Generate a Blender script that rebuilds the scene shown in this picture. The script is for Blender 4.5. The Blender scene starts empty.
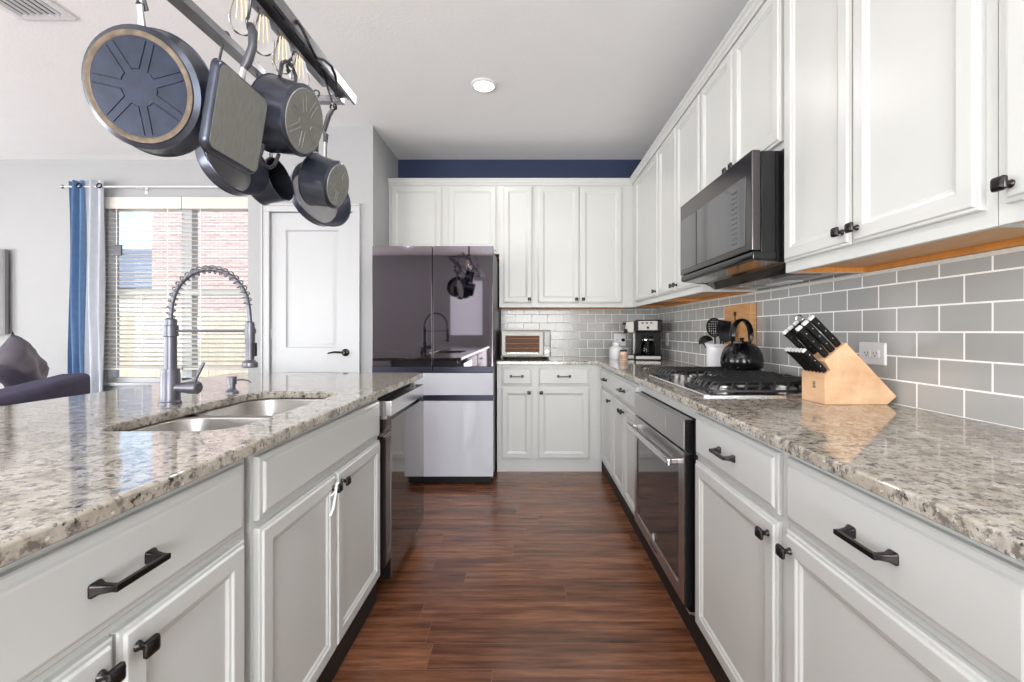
import bpy, bmesh, math, random
from mathutils import Vector, Matrix
R = math.radians
SC = bpy.context.scene
COL = SC.collection
random.seed(7)

# ------------------------------------------------------------------ camera, sky, lights, exposure
F_PX, VPX, VPY, EYE = 446.0, 526.7, 331.0, 1.157
cam = bpy.data.cameras.new('camera')
cam.sensor_width = 36.0
cam.lens = 36.0 * F_PX / 1024.0
cam.shift_x = -(VPX - 512.0) / 1024.0
cam.shift_y = (VPY - 341.0) / 1024.0
cam.clip_start = 0.02
camo = bpy.data.objects.new('camera', cam)
COL.objects.link(camo)
camo.location = (0, 0, EYE)
camo.rotation_euler = (R(90), 0, 0)
SC.camera = camo

world = bpy.data.worlds.new('world')
SC.world = world
world.use_nodes = True
wn = world.node_tree
sky = wn.nodes.new('ShaderNodeTexSky')
sky.sky_type = 'NISHITA'
sky.sun_disc = False
sky.sun_elevation = R(48)
sky.sun_rotation = R(200)
sky.air_density = 1.0
sky.dust_density = 1.5
wn.links.new(sky.outputs[0], wn.nodes['Background'].inputs[0])
wn.nodes['Background'].inputs[1].default_value = 0.32

def lamp(name, kind, loc, rot, power, color=(1, 1, 1), **kw):
    d = bpy.data.lights.new(name, kind)
    d.energy = power
    d.color = color
    for k, v in kw.items():
        setattr(d, k, v)
    o = bpy.data.objects.new(name, d)
    COL.objects.link(o)
    o.location = loc
    o.rotation_euler = rot
    return o

lamp('sun', 'SUN', (0, -10, 20), (R(46), 0, R(-28)), 2.0, (1.0, 0.95, 0.88), angle=R(1.0))
# unseen daylight fills at added openings behind the camera and at far left
lamp('daylight_fill_rear', 'AREA', (0.19, -2.85, 1.35), (R(92), 0, 0), 4, (0.96, 0.98, 1.0), shape='RECTANGLE', size=1.8, size_y=2.1)
lamp('daylight_fill_living_rear', 'AREA', (-4.9, -2.85, 1.35), (R(92), 0, 0), 16, (0.96, 0.98, 1.0), shape='RECTANGLE', size=2.6, size_y=2.1)
lamp('daylight_fill_living_side', 'AREA', (-6.85, 0.6, 1.45), (R(92), 0, R(-90)), 14, (0.96, 0.98, 1.0), shape='RECTANGLE', size=3.2, size_y=2.0)
# uplights added at the same openings to brighten the ceiling
lamp('ground_bounce_rear', 'AREA', (0.19, -2.84, 1.3), (R(112), 0, 0), 125, (0.975, 0.985, 1.0), shape='RECTANGLE', size=1.8, size_y=2.0)
lamp('ground_bounce_living_rear', 'AREA', (-4.9, -2.84, 1.1), (R(122), 0, 0), 120, (0.965, 0.98, 1.0), shape='RECTANGLE', size=2.6, size_y=1.5)
lamp('ground_bounce_living_side', 'AREA', (-6.84, 0.6, 1.1), (R(122), 0, R(-90)), 125, (0.965, 0.98, 1.0), shape='RECTANGLE', size=3.2, size_y=1.5)
# the visible recessed can first, then unseen ceiling fills added over the rooms
for cx, cy, p in ((-0.283, 2.96, 6), (-0.283, 1.0, 7), (-0.283, -1.0, 7), (-2.2, -1.6, 6), (-4.3, -0.6, 6), (-4.3, 2.4, 5)):
    lamp('can_fill_light', 'AREA', (cx, cy, 2.755), (0, 0, 0), p, (1.0, 0.98, 0.955), shape='DISK', size=0.13)

vs = SC.view_settings
vs.view_transform = 'Standard'
vs.look = 'None'
vs.exposure = 0.43
vs.gamma = 1.0
vs.use_curve_mapping = False

# ------------------------------------------------------------------ materials
def srgb(r, g, b):
    def f(c):
        c /= 255.0
        return c / 12.92 if c <= 0.04045 else ((c + 0.055) / 1.055) ** 2.4
    return (f(r), f(g), f(b), 1.0)

class N:
    """small node-graph helper"""
    def __init__(self, name):
        self.m = bpy.data.materials.new(name)
        self.m.use_nodes = True
        self.t = self.m.node_tree
        self.b = self.t.nodes['Principled BSDF']
    def new(self, kind, **kw):
        n = self.t.nodes.new(kind)
        for k, v in kw.items():
            if k in n.inputs:
                n.inputs[k].default_value = v
            else:
                setattr(n, k, v)
        return n
    def link(self, a, b):
        self.t.links.new(a, b)
    def coord(self, scale=(1, 1, 1), rot=(0, 0, 0)):
        tc = self.new('ShaderNodeTexCoord')
        mp = self.new('ShaderNodeMapping')
        mp.inputs['Scale'].default_value = scale
        mp.inputs['Rotation'].default_value = rot
        self.link(tc.outputs['Object'], mp.inputs['Vector'])
        return mp.outputs[0]
    def ramp(self, fac, stops, interp='LINEAR'):
        r = self.new('ShaderNodeValToRGB')
        r.color_ramp.interpolation = interp
        while len(r.color_ramp.elements) < len(stops):
            r.color_ramp.elements.new(0.5)
        for e, (p, c) in zip(r.color_ramp.elements, stops):
            e.position = p
            e.color = c
        self.link(fac, r.inputs[0])
        return r.outputs[0]
    def noise(self, vec, scale, detail=3.0, rough=0.5):
        n = self.new('ShaderNodeTexNoise')
        n.inputs['Scale'].default_value = scale
        n.inputs['Detail'].default_value = detail
        n.inputs['Roughness'].default_value = rough
        self.link(vec, n.inputs['Vector'])
        return n.outputs[0]
    def mix(self, fac, a, b, mode='MIX'):
        n = self.new('ShaderNodeMix', data_type='RGBA', blend_type=mode)
        for sock, v in ((n.inputs[0], fac), (n.inputs[6], a), (n.inputs[7], b)):
            if isinstance(v, (int, float, tuple)):
                sock.default_value = v
            else:
                self.link(v, sock)
        return n.outputs[2]
    def bump(self, h, strength=0.2, dist=0.01):
        n = self.new('ShaderNodeBump')
        n.inputs['Strength'].default_value = strength
        n.inputs['Distance'].default_value = dist
        self.link(h, n.inputs['Height'])
        self.link(n.outputs[0], self.b.inputs['Normal'])

def plain(name, col, rough=0.5, metal=0.0, var=0.04, vscale=6.0, bump=0.0, bscale=200.0, coat=0.0, stretch=(1, 1, 1), **kw):
    g = N(name)
    v = g.coord(stretch)
    lo = tuple(max(0, c * (1 - var)) for c in col[:3]) + (1,)
    hi = tuple(min(1, c * (1 + var)) for c in col[:3]) + (1,)
    g.link(g.ramp(g.noise(v, vscale), ((0.3, lo), (0.7, hi))), g.b.inputs['Base Color'])
    g.b.inputs['Roughness'].default_value = rough
    g.b.inputs['Metallic'].default_value = metal
    g.b.inputs['Coat Weight'].default_value = coat
    if bump:
        g.bump(g.noise(v, bscale, 2.0), bump, 0.004)
    for k, val in kw.items():
        g.b.inputs[k.replace('_', ' ')].default_value = val
    return g.m

M = {}
M['cabinet'] = plain('cabinet_white_paint', srgb(203, 204, 201), 0.32, var=0.01)
M['wall'] = plain('wall_paint', srgb(174, 175, 176), 0.85, var=0.01, bump=0.12, bscale=90)
M['ceiling'] = plain('ceiling_paint', srgb(249, 249, 249), 0.9, var=0.01, bump=0.25, bscale=70)
M['blue_wall'] = plain('navy_wall_paint', srgb(42, 54, 84), 0.7, var=0.03, bump=0.12, bscale=90)
M['trim'] = plain('white_trim_paint', srgb(192, 194, 197), 0.35, var=0.005)
M['bronze'] = plain('dark_bronze', srgb(58, 55, 54), 0.24, 0.85, var=0.15, vscale=60)
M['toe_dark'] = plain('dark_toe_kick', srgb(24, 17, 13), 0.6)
M['under_wood'] = plain('maple_underside', srgb(206, 160, 112), 0.5, var=0.1, vscale=8, stretch=(2, 14, 2))
M['rail_wood'] = plain('orange_wood', srgb(206, 138, 66), 0.5, var=0.12, vscale=8, stretch=(2, 14, 2))
M['steel'] = plain('brushed_steel', srgb(186, 184, 182), 0.28, 1.0, var=0.05, vscale=30, stretch=(1, 1, 20))
M['steel_bright'] = plain('polished_steel', srgb(214, 214, 214), 0.16, 1.0, var=0.03)
M['steel_dark'] = plain('black_stainless', srgb(96, 92, 92), 0.2, 1.0, var=0.04)
M['sink_steel'] = plain('satin_sink_steel', srgb(196, 192, 188), 0.34, 1.0, var=0.05, vscale=18)
M['oven_glass'] = plain('dark_oven_glass', srgb(38, 32, 32), 0.06, 0.0, var=0.05, Specular_IOR_Level=1.0)
M['black_gloss'] = plain('black_gloss', srgb(16, 16, 18), 0.12, 0.0, var=0.05)
M['black_plastic'] = plain('black_plastic', srgb(15, 15, 16), 0.5, var=0.1, Specular_IOR_Level=0.25)
M['black_rubber'] = plain('black_void', srgb(10, 10, 11), 0.7)
M['cast_iron'] = plain('cast_iron', srgb(44, 44, 46), 0.36, 0.4, var=0.1, vscale=80)
M['mirror_charcoal'] = plain('charcoal_mirror_glass', srgb(108, 102, 108), 0.03, 1.0, var=0.01)
M['fridge_white'] = plain('white_glass_panel', srgb(190, 191, 198), 0.08, 0.0, var=0.005)
M['fridge_navy'] = plain('navy_metal_strip', srgb(44, 45, 60), 0.3, 0.6, var=0.04)
M['fridge_side'] = plain('dark_grey_side', srgb(58, 54, 56), 0.35, 0.6, var=0.04)
M['dish_glass'] = plain('dark_mirror_steel', srgb(112, 104, 102), 0.05, 1.0, var=0.02)
M['micro_glass'] = plain('smoked_microwave_glass', srgb(120, 120, 124), 0.06, 1.0, var=0.02)
M['pan_blue'] = plain('blue_grey_enamel', srgb(82, 86, 98), 0.28, 0.8, var=0.22, vscale=14)
M['pan_navy'] = plain('navy_worn_pan_base', srgb(34, 41, 60), 0.4, 0.4, var=0.3, vscale=30)
M['pan_worn'] = plain('scuffed_grey_pan_base', srgb(130, 129, 124), 0.48, 0.35, var=0.12, vscale=40, stretch=(1, 6, 1))
M['pan_ring'] = plain('rusty_edge', srgb(104, 92, 78), 0.45, 0.6, var=0.3, vscale=50)
M['pan_inside'] = plain('grey_nonstick', srgb(176, 174, 176), 0.25, 0.7, var=0.08)
M['pan_inside_dark'] = plain('dark_nonstick', srgb(26, 28, 42), 0.4, 0.2, var=0.1)
M['handle_grey'] = plain('grey_handle', srgb(92, 92, 98), 0.4, 0.5, var=0.1)
M['rack_metal'] = plain('galvanised_rack_metal', srgb(150, 150, 154), 0.34, 1.0, var=0.15, vscale=12, stretch=(3, 1, 3))
M['hook'] = plain('grey_hook_metal', srgb(92, 92, 96), 0.3, 0.9)
M['faucet'] = plain('gunmetal_faucet', srgb(112, 112, 120), 0.38, 0.75, var=0.05)
M['white_ceramic'] = plain('white_ceramic', srgb(226, 226, 230), 0.15)
M['white_plastic'] = plain('white_plastic', srgb(232, 232, 234), 0.35)
M['outlet_dark'] = plain('outlet_slots', srgb(50, 46, 46), 0.5)
M['kettle'] = plain('black_enamel', srgb(18, 18, 20), 0.14, 0.2, var=0.2)
M['cork'] = plain('pale_cork', srgb(190, 160, 130), 0.7)
M['wax'] = plain('blush_candle_jar', srgb(222, 190, 176), 0.3)
M['curtain_blue'] = plain('blue_curtain_cloth', srgb(92, 122, 160), 0.85, var=0.08, vscale=20)
M['curtain_grey'] = plain('pale_grey_curtain_cloth', srgb(190, 194, 202), 0.85, var=0.04, vscale=20)
M['sofa'] = plain('navy_velvet', srgb(58, 52, 82), 0.75, var=0.15, vscale=9)
M['pillow'] = plain('grey_satin_pillow', srgb(84, 78, 88), 0.4, var=0.2, vscale=9)
M['bench'] = plain('grey_fabric_bench', srgb(96, 98, 104), 0.8)
M['tv'] = plain('grey_tv_screen', srgb(120, 120, 122), 0.3)
M['slat'] = plain('cream_blind_slat', srgb(222, 219, 210), 0.5)
M['toaster_inside'] = plain('toaster_brown_racks', srgb(150, 100, 62), 0.5, Specular_IOR_Level=0.1)  # plain brown for the toaster's rack bars
M['toaster_glass'] = plain('brown_tinted_glass', srgb(84, 50, 32), 0.35, Specular_IOR_Level=0.15)
M['panel_steel'] = plain('satin_panel_steel', srgb(138, 136, 132), 0.45, 0.9, var=0.04)
M['cap_steel'] = plain('pale_cap_steel', srgb(222, 222, 222), 0.35, 0.35, var=0.03)
M['caulk'] = plain('white_caulk', srgb(214, 212, 206), 0.7, var=0.05, vscale=60)
M['roof'] = plain('grey_shingles', srgb(122, 130, 142), 0.9, var=0.15, vscale=10)
M['grass_out'] = plain('yard_ground', srgb(150, 144, 116), 0.95, var=0.2, vscale=4)
M['rope_white'] = plain('white_cord', srgb(240, 238, 230), 0.7)

def m_glass(name, col=(1, 1, 1, 1), rough=0.0, ior=1.3):
    g = N(name)
    g.b.inputs['Base Color'].default_value = col
    g.b.inputs['Roughness'].default_value = rough
    g.b.inputs['Transmission Weight'].default_value = 1.0
    g.b.inputs['IOR'].default_value = ior
    return g.m
M['bulb_glass'] = m_glass('clear_bulb_glass', ior=1.2)
M['carafe_glass'] = m_glass('smoky_carafe_glass', srgb(120, 120, 124), ior=1.3)

def m_pane():
    g = N('window_pane_glass')
    tr = g.new('ShaderNodeBsdfTransparent')
    gl = g.new('ShaderNodeBsdfGlossy')
    gl.inputs['Roughness'].default_value = 0.0
    fr = g.new('ShaderNodeFresnel')
    fr.inputs[0].default_value = 1.35
    mx = g.new('ShaderNodeMixShader')
    g.link(fr.outputs[0], mx.inputs[0])
    g.link(tr.outputs[0], mx.inputs[1])
    g.link(gl.outputs[0], mx.inputs[2])
    g.link(mx.outputs[0], g.t.nodes['Material Output'].inputs['Surface'])
    return g.m
M['pane'] = m_pane()

def m_emit(name, col, s):
    g = N(name)
    g.b.inputs['Base Color'].default_value = col
    g.b.inputs['Emission Color'].default_value = col
    g.b.inputs['Emission Strength'].default_value = s
    return g.m
M['lamp_on'] = m_emit('lit_lamp_lens', (1.0, 0.95, 0.86, 1), 6.0)
M['filament'] = m_emit('warm_filament', (1.0, 0.80, 0.48, 1), 0.35)

def m_granite():
    g = N('speckled_granite')
    v = g.coord()
    base = g.ramp(g.noise(v, 14, 7, 0.7), ((0.30, srgb(132, 121, 108)), (0.45, srgb(172, 164, 151)), (0.58, srgb(192, 186, 176)), (0.75, srgb(160, 154, 148))))
    grey = g.ramp(g.noise(v, 46, 5, 0.7), ((0.50, (0, 0, 0, 1)), (0.60, (1, 1, 1, 1))))
    c1 = g.mix(grey, base, srgb(118, 112, 107))
    vo = g.new('ShaderNodeTexVoronoi')
    vo.inputs['Scale'].default_value = 125
    vo.inputs['Randomness'].default_value = 1.0
    g.link(v, vo.inputs['Vector'])
    spk = g.ramp(vo.outputs['Color'], ((0.70, (0, 0, 0, 1)), (0.80, (1, 1, 1, 1))))
    clus = g.ramp(g.noise(v, 34, 4, 0.65), ((0.47, (0, 0, 0, 1)), (0.57, (1, 1, 1, 1))))
    f = g.mix(1.0, spk, clus, 'MULTIPLY')
    c2 = g.mix(f, c1, srgb(58, 55, 56))
    blk = g.ramp(g.noise(v, 75, 4, 0.7), ((0.62, (0, 0, 0, 1)), (0.68, (1, 1, 1, 1))))
    c3 = g.mix(blk, c2, srgb(46, 44, 47))
    wht = g.ramp(g.noise(v, 80, 3, 0.6), ((0.30, (1, 1, 1, 1)), (0.38, (0, 0, 0, 1))))
    c4 = g.mix(wht, c3, srgb(224, 221, 215))
    c5 = g.mix(1.0, c4, (0.93, 0.92, 0.90, 1.0), 'MULTIPLY')
    g.link(c5, g.b.inputs['Base Color'])
    g.b.inputs['Roughness'].default_value = 0.06
    g.b.inputs['Specular IOR Level'].default_value = 0.8
    return g.m
M['granite'] = m_granite()

def m_tile(name, axes, shift):
    """3 x 6 inch grey glazed tiles; axes picks which object axes run along and up the wall"""
    g = N(name)
    tc = g.new('ShaderNodeTexCoord')
    sp = g.new('ShaderNodeSeparateXYZ')
    g.link(tc.outputs['Object'], sp.inputs[0])
    cb = g.new('ShaderNodeCombineXYZ')
    g.link(sp.outputs[axes[0]], cb.inputs[0])
    g.link(sp.outputs[axes[1]], cb.inputs[1])
    mp = g.new('ShaderNodeMapping')
    mp.inputs['Location'].default_value = (shift[0], shift[1], 0)
    g.link(cb.outputs[0], mp.inputs[0])
    br = g.new('ShaderNodeTexBrick')
    br.offset = 0.5
    br.inputs['Scale'].default_value = 1.0
    br.inputs['Brick Width'].default_value = 0.1525
    br.inputs['Row Height'].default_value = 0.0803
    br.inputs['Mortar Size'].default_value = 0.0028
    br.inputs['Mortar Smooth'].default_value = 0.1
    br.inputs['Color1'].default_value = srgb(166, 166, 164)
    br.inputs['Color2'].default_value = srgb(175, 175, 173)
    br.inputs['Mortar'].default_value = srgb(250, 249, 246)
    g.link(mp.outputs[0], br.inputs['Vector'])
    g.link(br.outputs['Color'], g.b.inputs['Base Color'])
    rg = g.ramp(br.outputs['Fac'], ((0.0, (0.15, 0.15, 0.15, 1)), (1.0, (0.8, 0.8, 0.8, 1))))
    g.link(rg, g.b.inputs['Roughness'])
    inv = g.ramp(br.outputs['Fac'], ((0.0, (1, 1, 1, 1)), (1.0, (0, 0, 0, 1))))
    g.bump(inv, 0.5, 0.0015)
    return g.m
M['tile_right'] = m_tile('grey_glazed_tile_right', (1, 2), (0.0436, -0.913))
M['tile_back'] = m_tile('grey_glazed_tile_back', (0, 2), (0.03, -0.913))

def m_floor():
    g = N('dark_hardwood_planks')
    tc = g.new('ShaderNodeTexCoord')
    sp = g.new('ShaderNodeSeparateXYZ')
    g.link(tc.outputs['Object'], sp.inputs[0])
    ROW = 0.127
    dv = g.new('ShaderNodeMath', operation='DIVIDE')
    g.link(sp.outputs[1], dv.inputs[0])
    dv.inputs[1].default_value = ROW
    fl = g.new('ShaderNodeMath', operation='FLOOR')
    g.link(dv.outputs[0], fl.inputs[0])
    wn_ = g.new('ShaderNodeTexWhiteNoise', noise_dimensions='1D')
    g.link(fl.outputs[0], wn_.inputs['W'])
    off = g.new('ShaderNodeMath', operation='MULTIPLY_ADD')
    g.link(wn_.outputs['Value'], off.inputs[0])
    off.inputs[1].default_value = 3.1
    g.link(sp.outputs[0], off.inputs[2])
    cb = g.new('ShaderNodeCombineXYZ')
    g.link(off.outputs[0], cb.inputs[0])
    g.link(sp.outputs[1], cb.inputs[1])
    v = cb.outputs[0]
    br = g.new('ShaderNodeTexBrick')
    br.offset = 0.0
    br.inputs['Scale'].default_value = 1.0
    br.inputs['Brick Width'].default_value = 1.05
    br.inputs['Row Height'].default_value = ROW
    br.inputs['Mortar Size'].default_value = 0.0011
    br.inputs['Mortar Smooth'].default_value = 0.2
    br.inputs['Color1'].default_value = (0.0, 0.0, 0.0, 1)
    br.inputs['Color2'].default_value = (1.0, 1.0, 1.0, 1)
    br.inputs['Mortar'].default_value = (0.3, 0.3, 0.3, 1)
    g.link(v, br.inputs['Vector'])
    mp = g.new('ShaderNodeMapping')
    mp.inputs['Scale'].default_value = (1.0, 11.0, 1.0)
    g.link(v, mp.inputs['Vector'])
    sc = g.new('ShaderNodeVectorMath', operation='SCALE')
    sc.inputs['Scale'].default_value = 9.0
    g.link(br.outputs['Color'], sc.inputs[0])
    wv = g.new('ShaderNodeVectorMath', operation='ADD')
    g.link(mp.outputs[0], wv.inputs[0])
    g.link(sc.outputs[0], wv.inputs[1])
    grain = g.noise(wv.outputs[0], 3.4, 9, 0.66)
    fig = g.noise(wv.outputs[0], 1.1, 3, 0.5)
    col = g.ramp(grain, ((0.26, srgb(66, 38, 26)), (0.43, srgb(106, 67, 47)), (0.57, srgb(134, 89, 64)), (0.78, srgb(166, 120, 91))))
    tone = g.ramp(br.outputs['Color'], ((0.0, (0.74, 0.72, 0.70, 1)), (1.0, (1.10, 1.06, 1.03, 1))))
    col = g.mix(1.0, col, tone, 'MULTIPLY')
    patch = g.ramp(fig, ((0.34, (0.66, 0.62, 0.60, 1)), (0.52, (1.0, 1.0, 1.0, 1)), (0.7, (1.1, 1.07, 1.04, 1))))
    col = g.mix(1.0, col, patch, 'MULTIPLY')
    col = g.mix(br.outputs['Fac'], col, srgb(124, 94, 74))
    g.link(col, g.b.inputs['Base Color'])
    rr = g.ramp(grain, ((0.2, (0.26, 0.26, 0.26, 1)), (0.8, (0.16, 0.16, 0.16, 1))))
    g.link(rr, g.b.inputs['Roughness'])
    g.b.inputs['Specular IOR Level'].default_value = 0.65
    g.bump(grain, 0.22, 0.004)
    return g.m
M['floor'] = m_floor()

def m_wood(name, c1, c2, stretch, scale=5.0, rough=0.45):
    g = N(name)
    v = g.coord(stretch)
    n = g.noise(v, scale, 6, 0.6)
    g.link(g.ramp(n, ((0.3, c1), (0.7, c2))), g.b.inputs['Base Color'])
    g.b.inputs['Roughness'].default_value = rough
    return g.m
M['block_wood'] = m_wood('pale_beech', srgb(208, 162, 122), srgb(232, 196, 158), (6, 2, 6), 2.5)
M['board_wood'] = m_wood('maple_board', srgb(190, 134, 84), srgb(216, 166, 112), (2, 3, 18), 3.0)
M['fence_wood'] = m_wood('tan_fence_boards', srgb(200, 190, 170), srgb(222, 214, 196), (7, 7, 0.6), 1.0, 0.9)

def m_brick():
    g = N('red_grey_brick')
    tc = g.new('ShaderNodeTexCoord')
    sp = g.new('ShaderNodeSeparateXYZ')
    g.link(tc.outputs['Object'], sp.inputs[0])
    cb = g.new('ShaderNodeCombineXYZ')
    g.link(sp.outputs[0], cb.inputs[0])
    g.link(sp.outputs[2], cb.inputs[1])
    br = g.new('ShaderNodeTexBrick')
    br.inputs['Scale'].default_value = 1.0
    br.inputs['Brick Width'].default_value = 0.22
    br.inputs['Row Height'].default_value = 0.075
    br.inputs['Mortar Size'].default_value = 0.009
    br.inputs['Color1'].default_value = srgb(176, 150, 146)
    br.inputs['Color2'].default_value = srgb(194, 174, 170)
    br.inputs['Mortar'].default_value = srgb(206, 200, 196)
    g.link(cb.outputs[0], br.inputs['Vector'])
    g.link(br.outputs[0], g.b.inputs['Base Color'])
    g.b.inputs['Roughness'].default_value = 0.9
    return g.m
M['brick'] = m_brick()

# ------------------------------------------------------------------ mesh helpers
class MB:
    def __init__(self):
        self.bm = bmesh.new()
        self.round = False
    def face(self, vs):
        try:
            return self.bm.faces.new(vs)
        except ValueError:
            return None
    def box(self, x0, x1, y0, y1, z0, z1, bev=0.0, seg=2, mat=None):
        P = [(x0, y0, z0), (x1, y0, z0), (x1, y1, z0), (x0, y1, z0), (x0, y0, z1), (x1, y0, z1), (x1, y1, z1), (x0, y1, z1)]
        v = [self.bm.verts.new(mat @ Vector(p) if mat else p) for p in P]
        fs = [self.face([v[i] for i in q]) for q in ((0, 3, 2, 1), (4, 5, 6, 7), (0, 1, 5, 4), (1, 2, 6, 5), (2, 3, 7, 6), (3, 0, 4, 7))]
        if bev > 0:
            es = list({e for f in fs for e in f.edges})
            bmesh.ops.bevel(self.bm, geom=es, offset=bev, segments=seg, affect='EDGES', profile=0.5)
        return self
    def loft(self, loops, cap0=True, cap1=True, closed=True):
        L = [[self.bm.verts.new(p) for p in lp] for lp in loops]
        n = len(L[0])
        for a, b in zip(L[:-1], L[1:]):
            for i in range(n if closed else n - 1):
                j = (i + 1) % n
                self.face([a[i], a[j], b[j], b[i]])
        if cap0:
            self.face(list(reversed(L[0])))
        if cap1:
            self.face(L[-1])
        return self
    def lathe(self, prof, mat=None, seg=32, cap0=True, cap1=True):
        self.round = True
        loops = []
        for r, z in prof:
            lp = []
            for i in range(seg):
                a = 2 * math.pi * i / seg
                p = Vector((max(r, 1e-5) * math.cos(a), max(r, 1e-5) * math.sin(a), z))
                lp.append(mat @ p if mat else p)
            loops.append(lp)
        return self.loft(loops, cap0, cap1)
    def tube(self, pts, r, seg=10, closed=False, flat=1.0):
        self.round = True
        pts = [Vector(p) for p in pts]
        n = len(pts)
        rs = r if isinstance(r, (list, tuple)) else [r] * n
        up = None
        loops = []
        for i, p in enumerate(pts):
            if closed:
                t = (pts[(i + 1) % n] - pts[i - 1]).normalized()
            else:
                t = (pts[min(i + 1, n - 1)] - pts[max(i - 1, 0)]).normalized()
            if up is None:
                up = Vector((0, 0, 1)) if abs(t.z) < 0.9 else Vector((1, 0, 0))
            s = t.cross(up).normalized()
            up = s.cross(t).normalized()
            loops.append([p + s * rs[i] * math.cos(2 * math.pi * k / seg) + up * rs[i] * flat * math.sin(2 * math.pi * k / seg) for k in range(seg)])
        if closed:
            loops.append(loops[0])
            self.loft(loops, False, False)
            bmesh.ops.remove_doubles(self.bm, verts=self.bm.verts, dist=1e-6)
            return self
        return self.loft(loops)
    def prism(self, poly, fn, d0, d1, bev=0.0):
        """poly of 2-D points, fn(u, v, d) -> 3-D"""
        a = [self.bm.verts.new(fn(u, v, d0)) for u, v in poly]
        b = [self.bm.verts.new(fn(u, v, d1)) for u, v in poly]
        n = len(poly)
        fs = [self.face([a[i], a[(i + 1) % n], b[(i + 1) % n], b[i]]) for i in range(n)]
        fs += [self.face(list(reversed(a))), self.face(b)]
        if bev > 0:
            es = list({e for f in fs if f for e in f.edges})
            bmesh.ops.bevel(self.bm, geom=es, offset=bev, segments=2, affect='EDGES', profile=0.5)
        return self
    def sphere(self, c, r, seg=16, scale=(1, 1, 1)):
        self.round = True
        m = Matrix.Translation(c) @ Matrix.Diagonal((r * scale[0], r * scale[1], r * scale[2], 1))
        bmesh.ops.create_uvsphere(self.bm, u_segments=seg, v_segments=max(6, seg // 2), radius=1.0, matrix=m)
        return self
    def build(self, name, mat, parent=None, smooth=35, loc=None, mats=None, fn=None):
        bm = self.bm
        bmesh.ops.recalc_face_normals(bm, faces=bm.faces)
        me = bpy.data.meshes.new(name)
        bm.to_mesh(me)
        bm.free()
        if smooth:
            for p in me.polygons:
                p.use_smooth = True
            me.set_sharp_from_angle(angle=R(smooth))
        me.materials.append(mat)
        o = bpy.data.objects.new(name, me)
        COL.objects.link(o)
        if smooth and not self.round:
            wm = o.modifiers.new('weighted_normal', 'WEIGHTED_NORMAL')
            wm.keep_sharp = True
            wm.weight = 100
        if loc is not None:
            for v in me.vertices:
                v.co -= Vector(loc)
            o.location = loc
        if parent:
            o.parent = parent
        return o

def thing(name, label, cat, loc=(0, 0, 0), rotz=0.0, group=None):
    o = bpy.data.objects.new(name, None)
    COL.objects.link(o)
    o.empty_display_size = 0.1
    o.location = loc
    o.rotation_euler = (0, 0, rotz)
    return tag(o, label, cat, group)
def tag(o, label, cat, group=None):
    o['label'] = label
    o['category'] = cat
    if group:
        o['group'] = group
    return o
def struct(o, label=None):
    o['kind'] = 'structure'
    if label:
        o['label'] = label
        o['category'] = o.name.split('_')[0].split('.')[0]
    return o
def dup(root, loc=None, rotz=None, label=None, group=None):
    r = root.copy()
    COL.objects.link(r)
    if loc is not None:
        r.location = loc
    if rotz is not None:
        r.rotation_euler = (0, 0, rotz)
    if label:
        r['label'] = label
    if group:
        r['group'] = group
    for ch in [c for c in bpy.data.objects if c.parent == root]:
        c = ch.copy()
        COL.objects.link(c)
        c.parent = r
        for g in [q for q in bpy.data.objects if q.parent == ch]:
            d = g.copy()
            COL.objects.link(d)
            d.parent = c
    return r
def arc(c, r, a0, a1, n, fn):
    return [fn(c[0] + r * math.cos(R(a0 + (a1 - a0) * i / n)), c[1] + r * math.sin(R(a0 + (a1 - a0) * i / n))) for i in range(n + 1)]

def rrect(x0, x1, y0, y1, r, n=5):
    pts = []
    for cx, cy, a in ((x1 - r, y0 + r, -90), (x1 - r, y1 - r, 0), (x0 + r, y1 - r, 90), (x0 + r, y0 + r, 180)):
        for i in range(n + 1):
            t = R(a + 90 * i / n)
            pts.append((cx + r * math.cos(t), cy + r * math.sin(t)))
    return pts

# ------------------------------------------------------------------ layout numbers (metres; camera at the origin looking along +Y)
ZC, CT = 0.913, 0.028                 # worktop height, thickness
XW, YW, ZCEIL = 1.237, 4.25, 2.79     # right wall, back wall, ceiling
XR, XI, YB = 0.60, -0.62, 3.64        # door planes: right run, island, back run
XU, YU = 0.92, 3.935                  # door planes: upper cabinets
ZU, ZUT = 1.367, 2.455                # upper cabinets bottom and top
XL, YR = -6.9, -2.95                  # far left wall, wall behind the camera

# ------------------------------------------------------------------ setting
b = MB().box(XL - .15, XW + .15, YR - .15, YW + .15, -0.12, 0.0).build('floor', M['floor'], smooth=0)
struct(b, 'dark reddish brown hardwood plank floor')
b = MB().box(XL - .15, XW + .15, YR - .15, YW + .15, ZCEIL, ZCEIL + 0.15).build('ceiling', M['ceiling'], smooth=0)
struct(b, 'flat white ceiling over the kitchen')
struct(MB().box(XW, XW + .15, YR, YW + .15, 0, ZCEIL).build('wall_right', M['wall'], smooth=0), 'right kitchen wall behind the cooktop run')
struct(MB().box(-1.225, XW, YW, YW + .15, 0, ZCEIL).build('wall_back', M['blue_wall'], smooth=0), 'navy blue back wall strip above the white cabinets')
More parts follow.
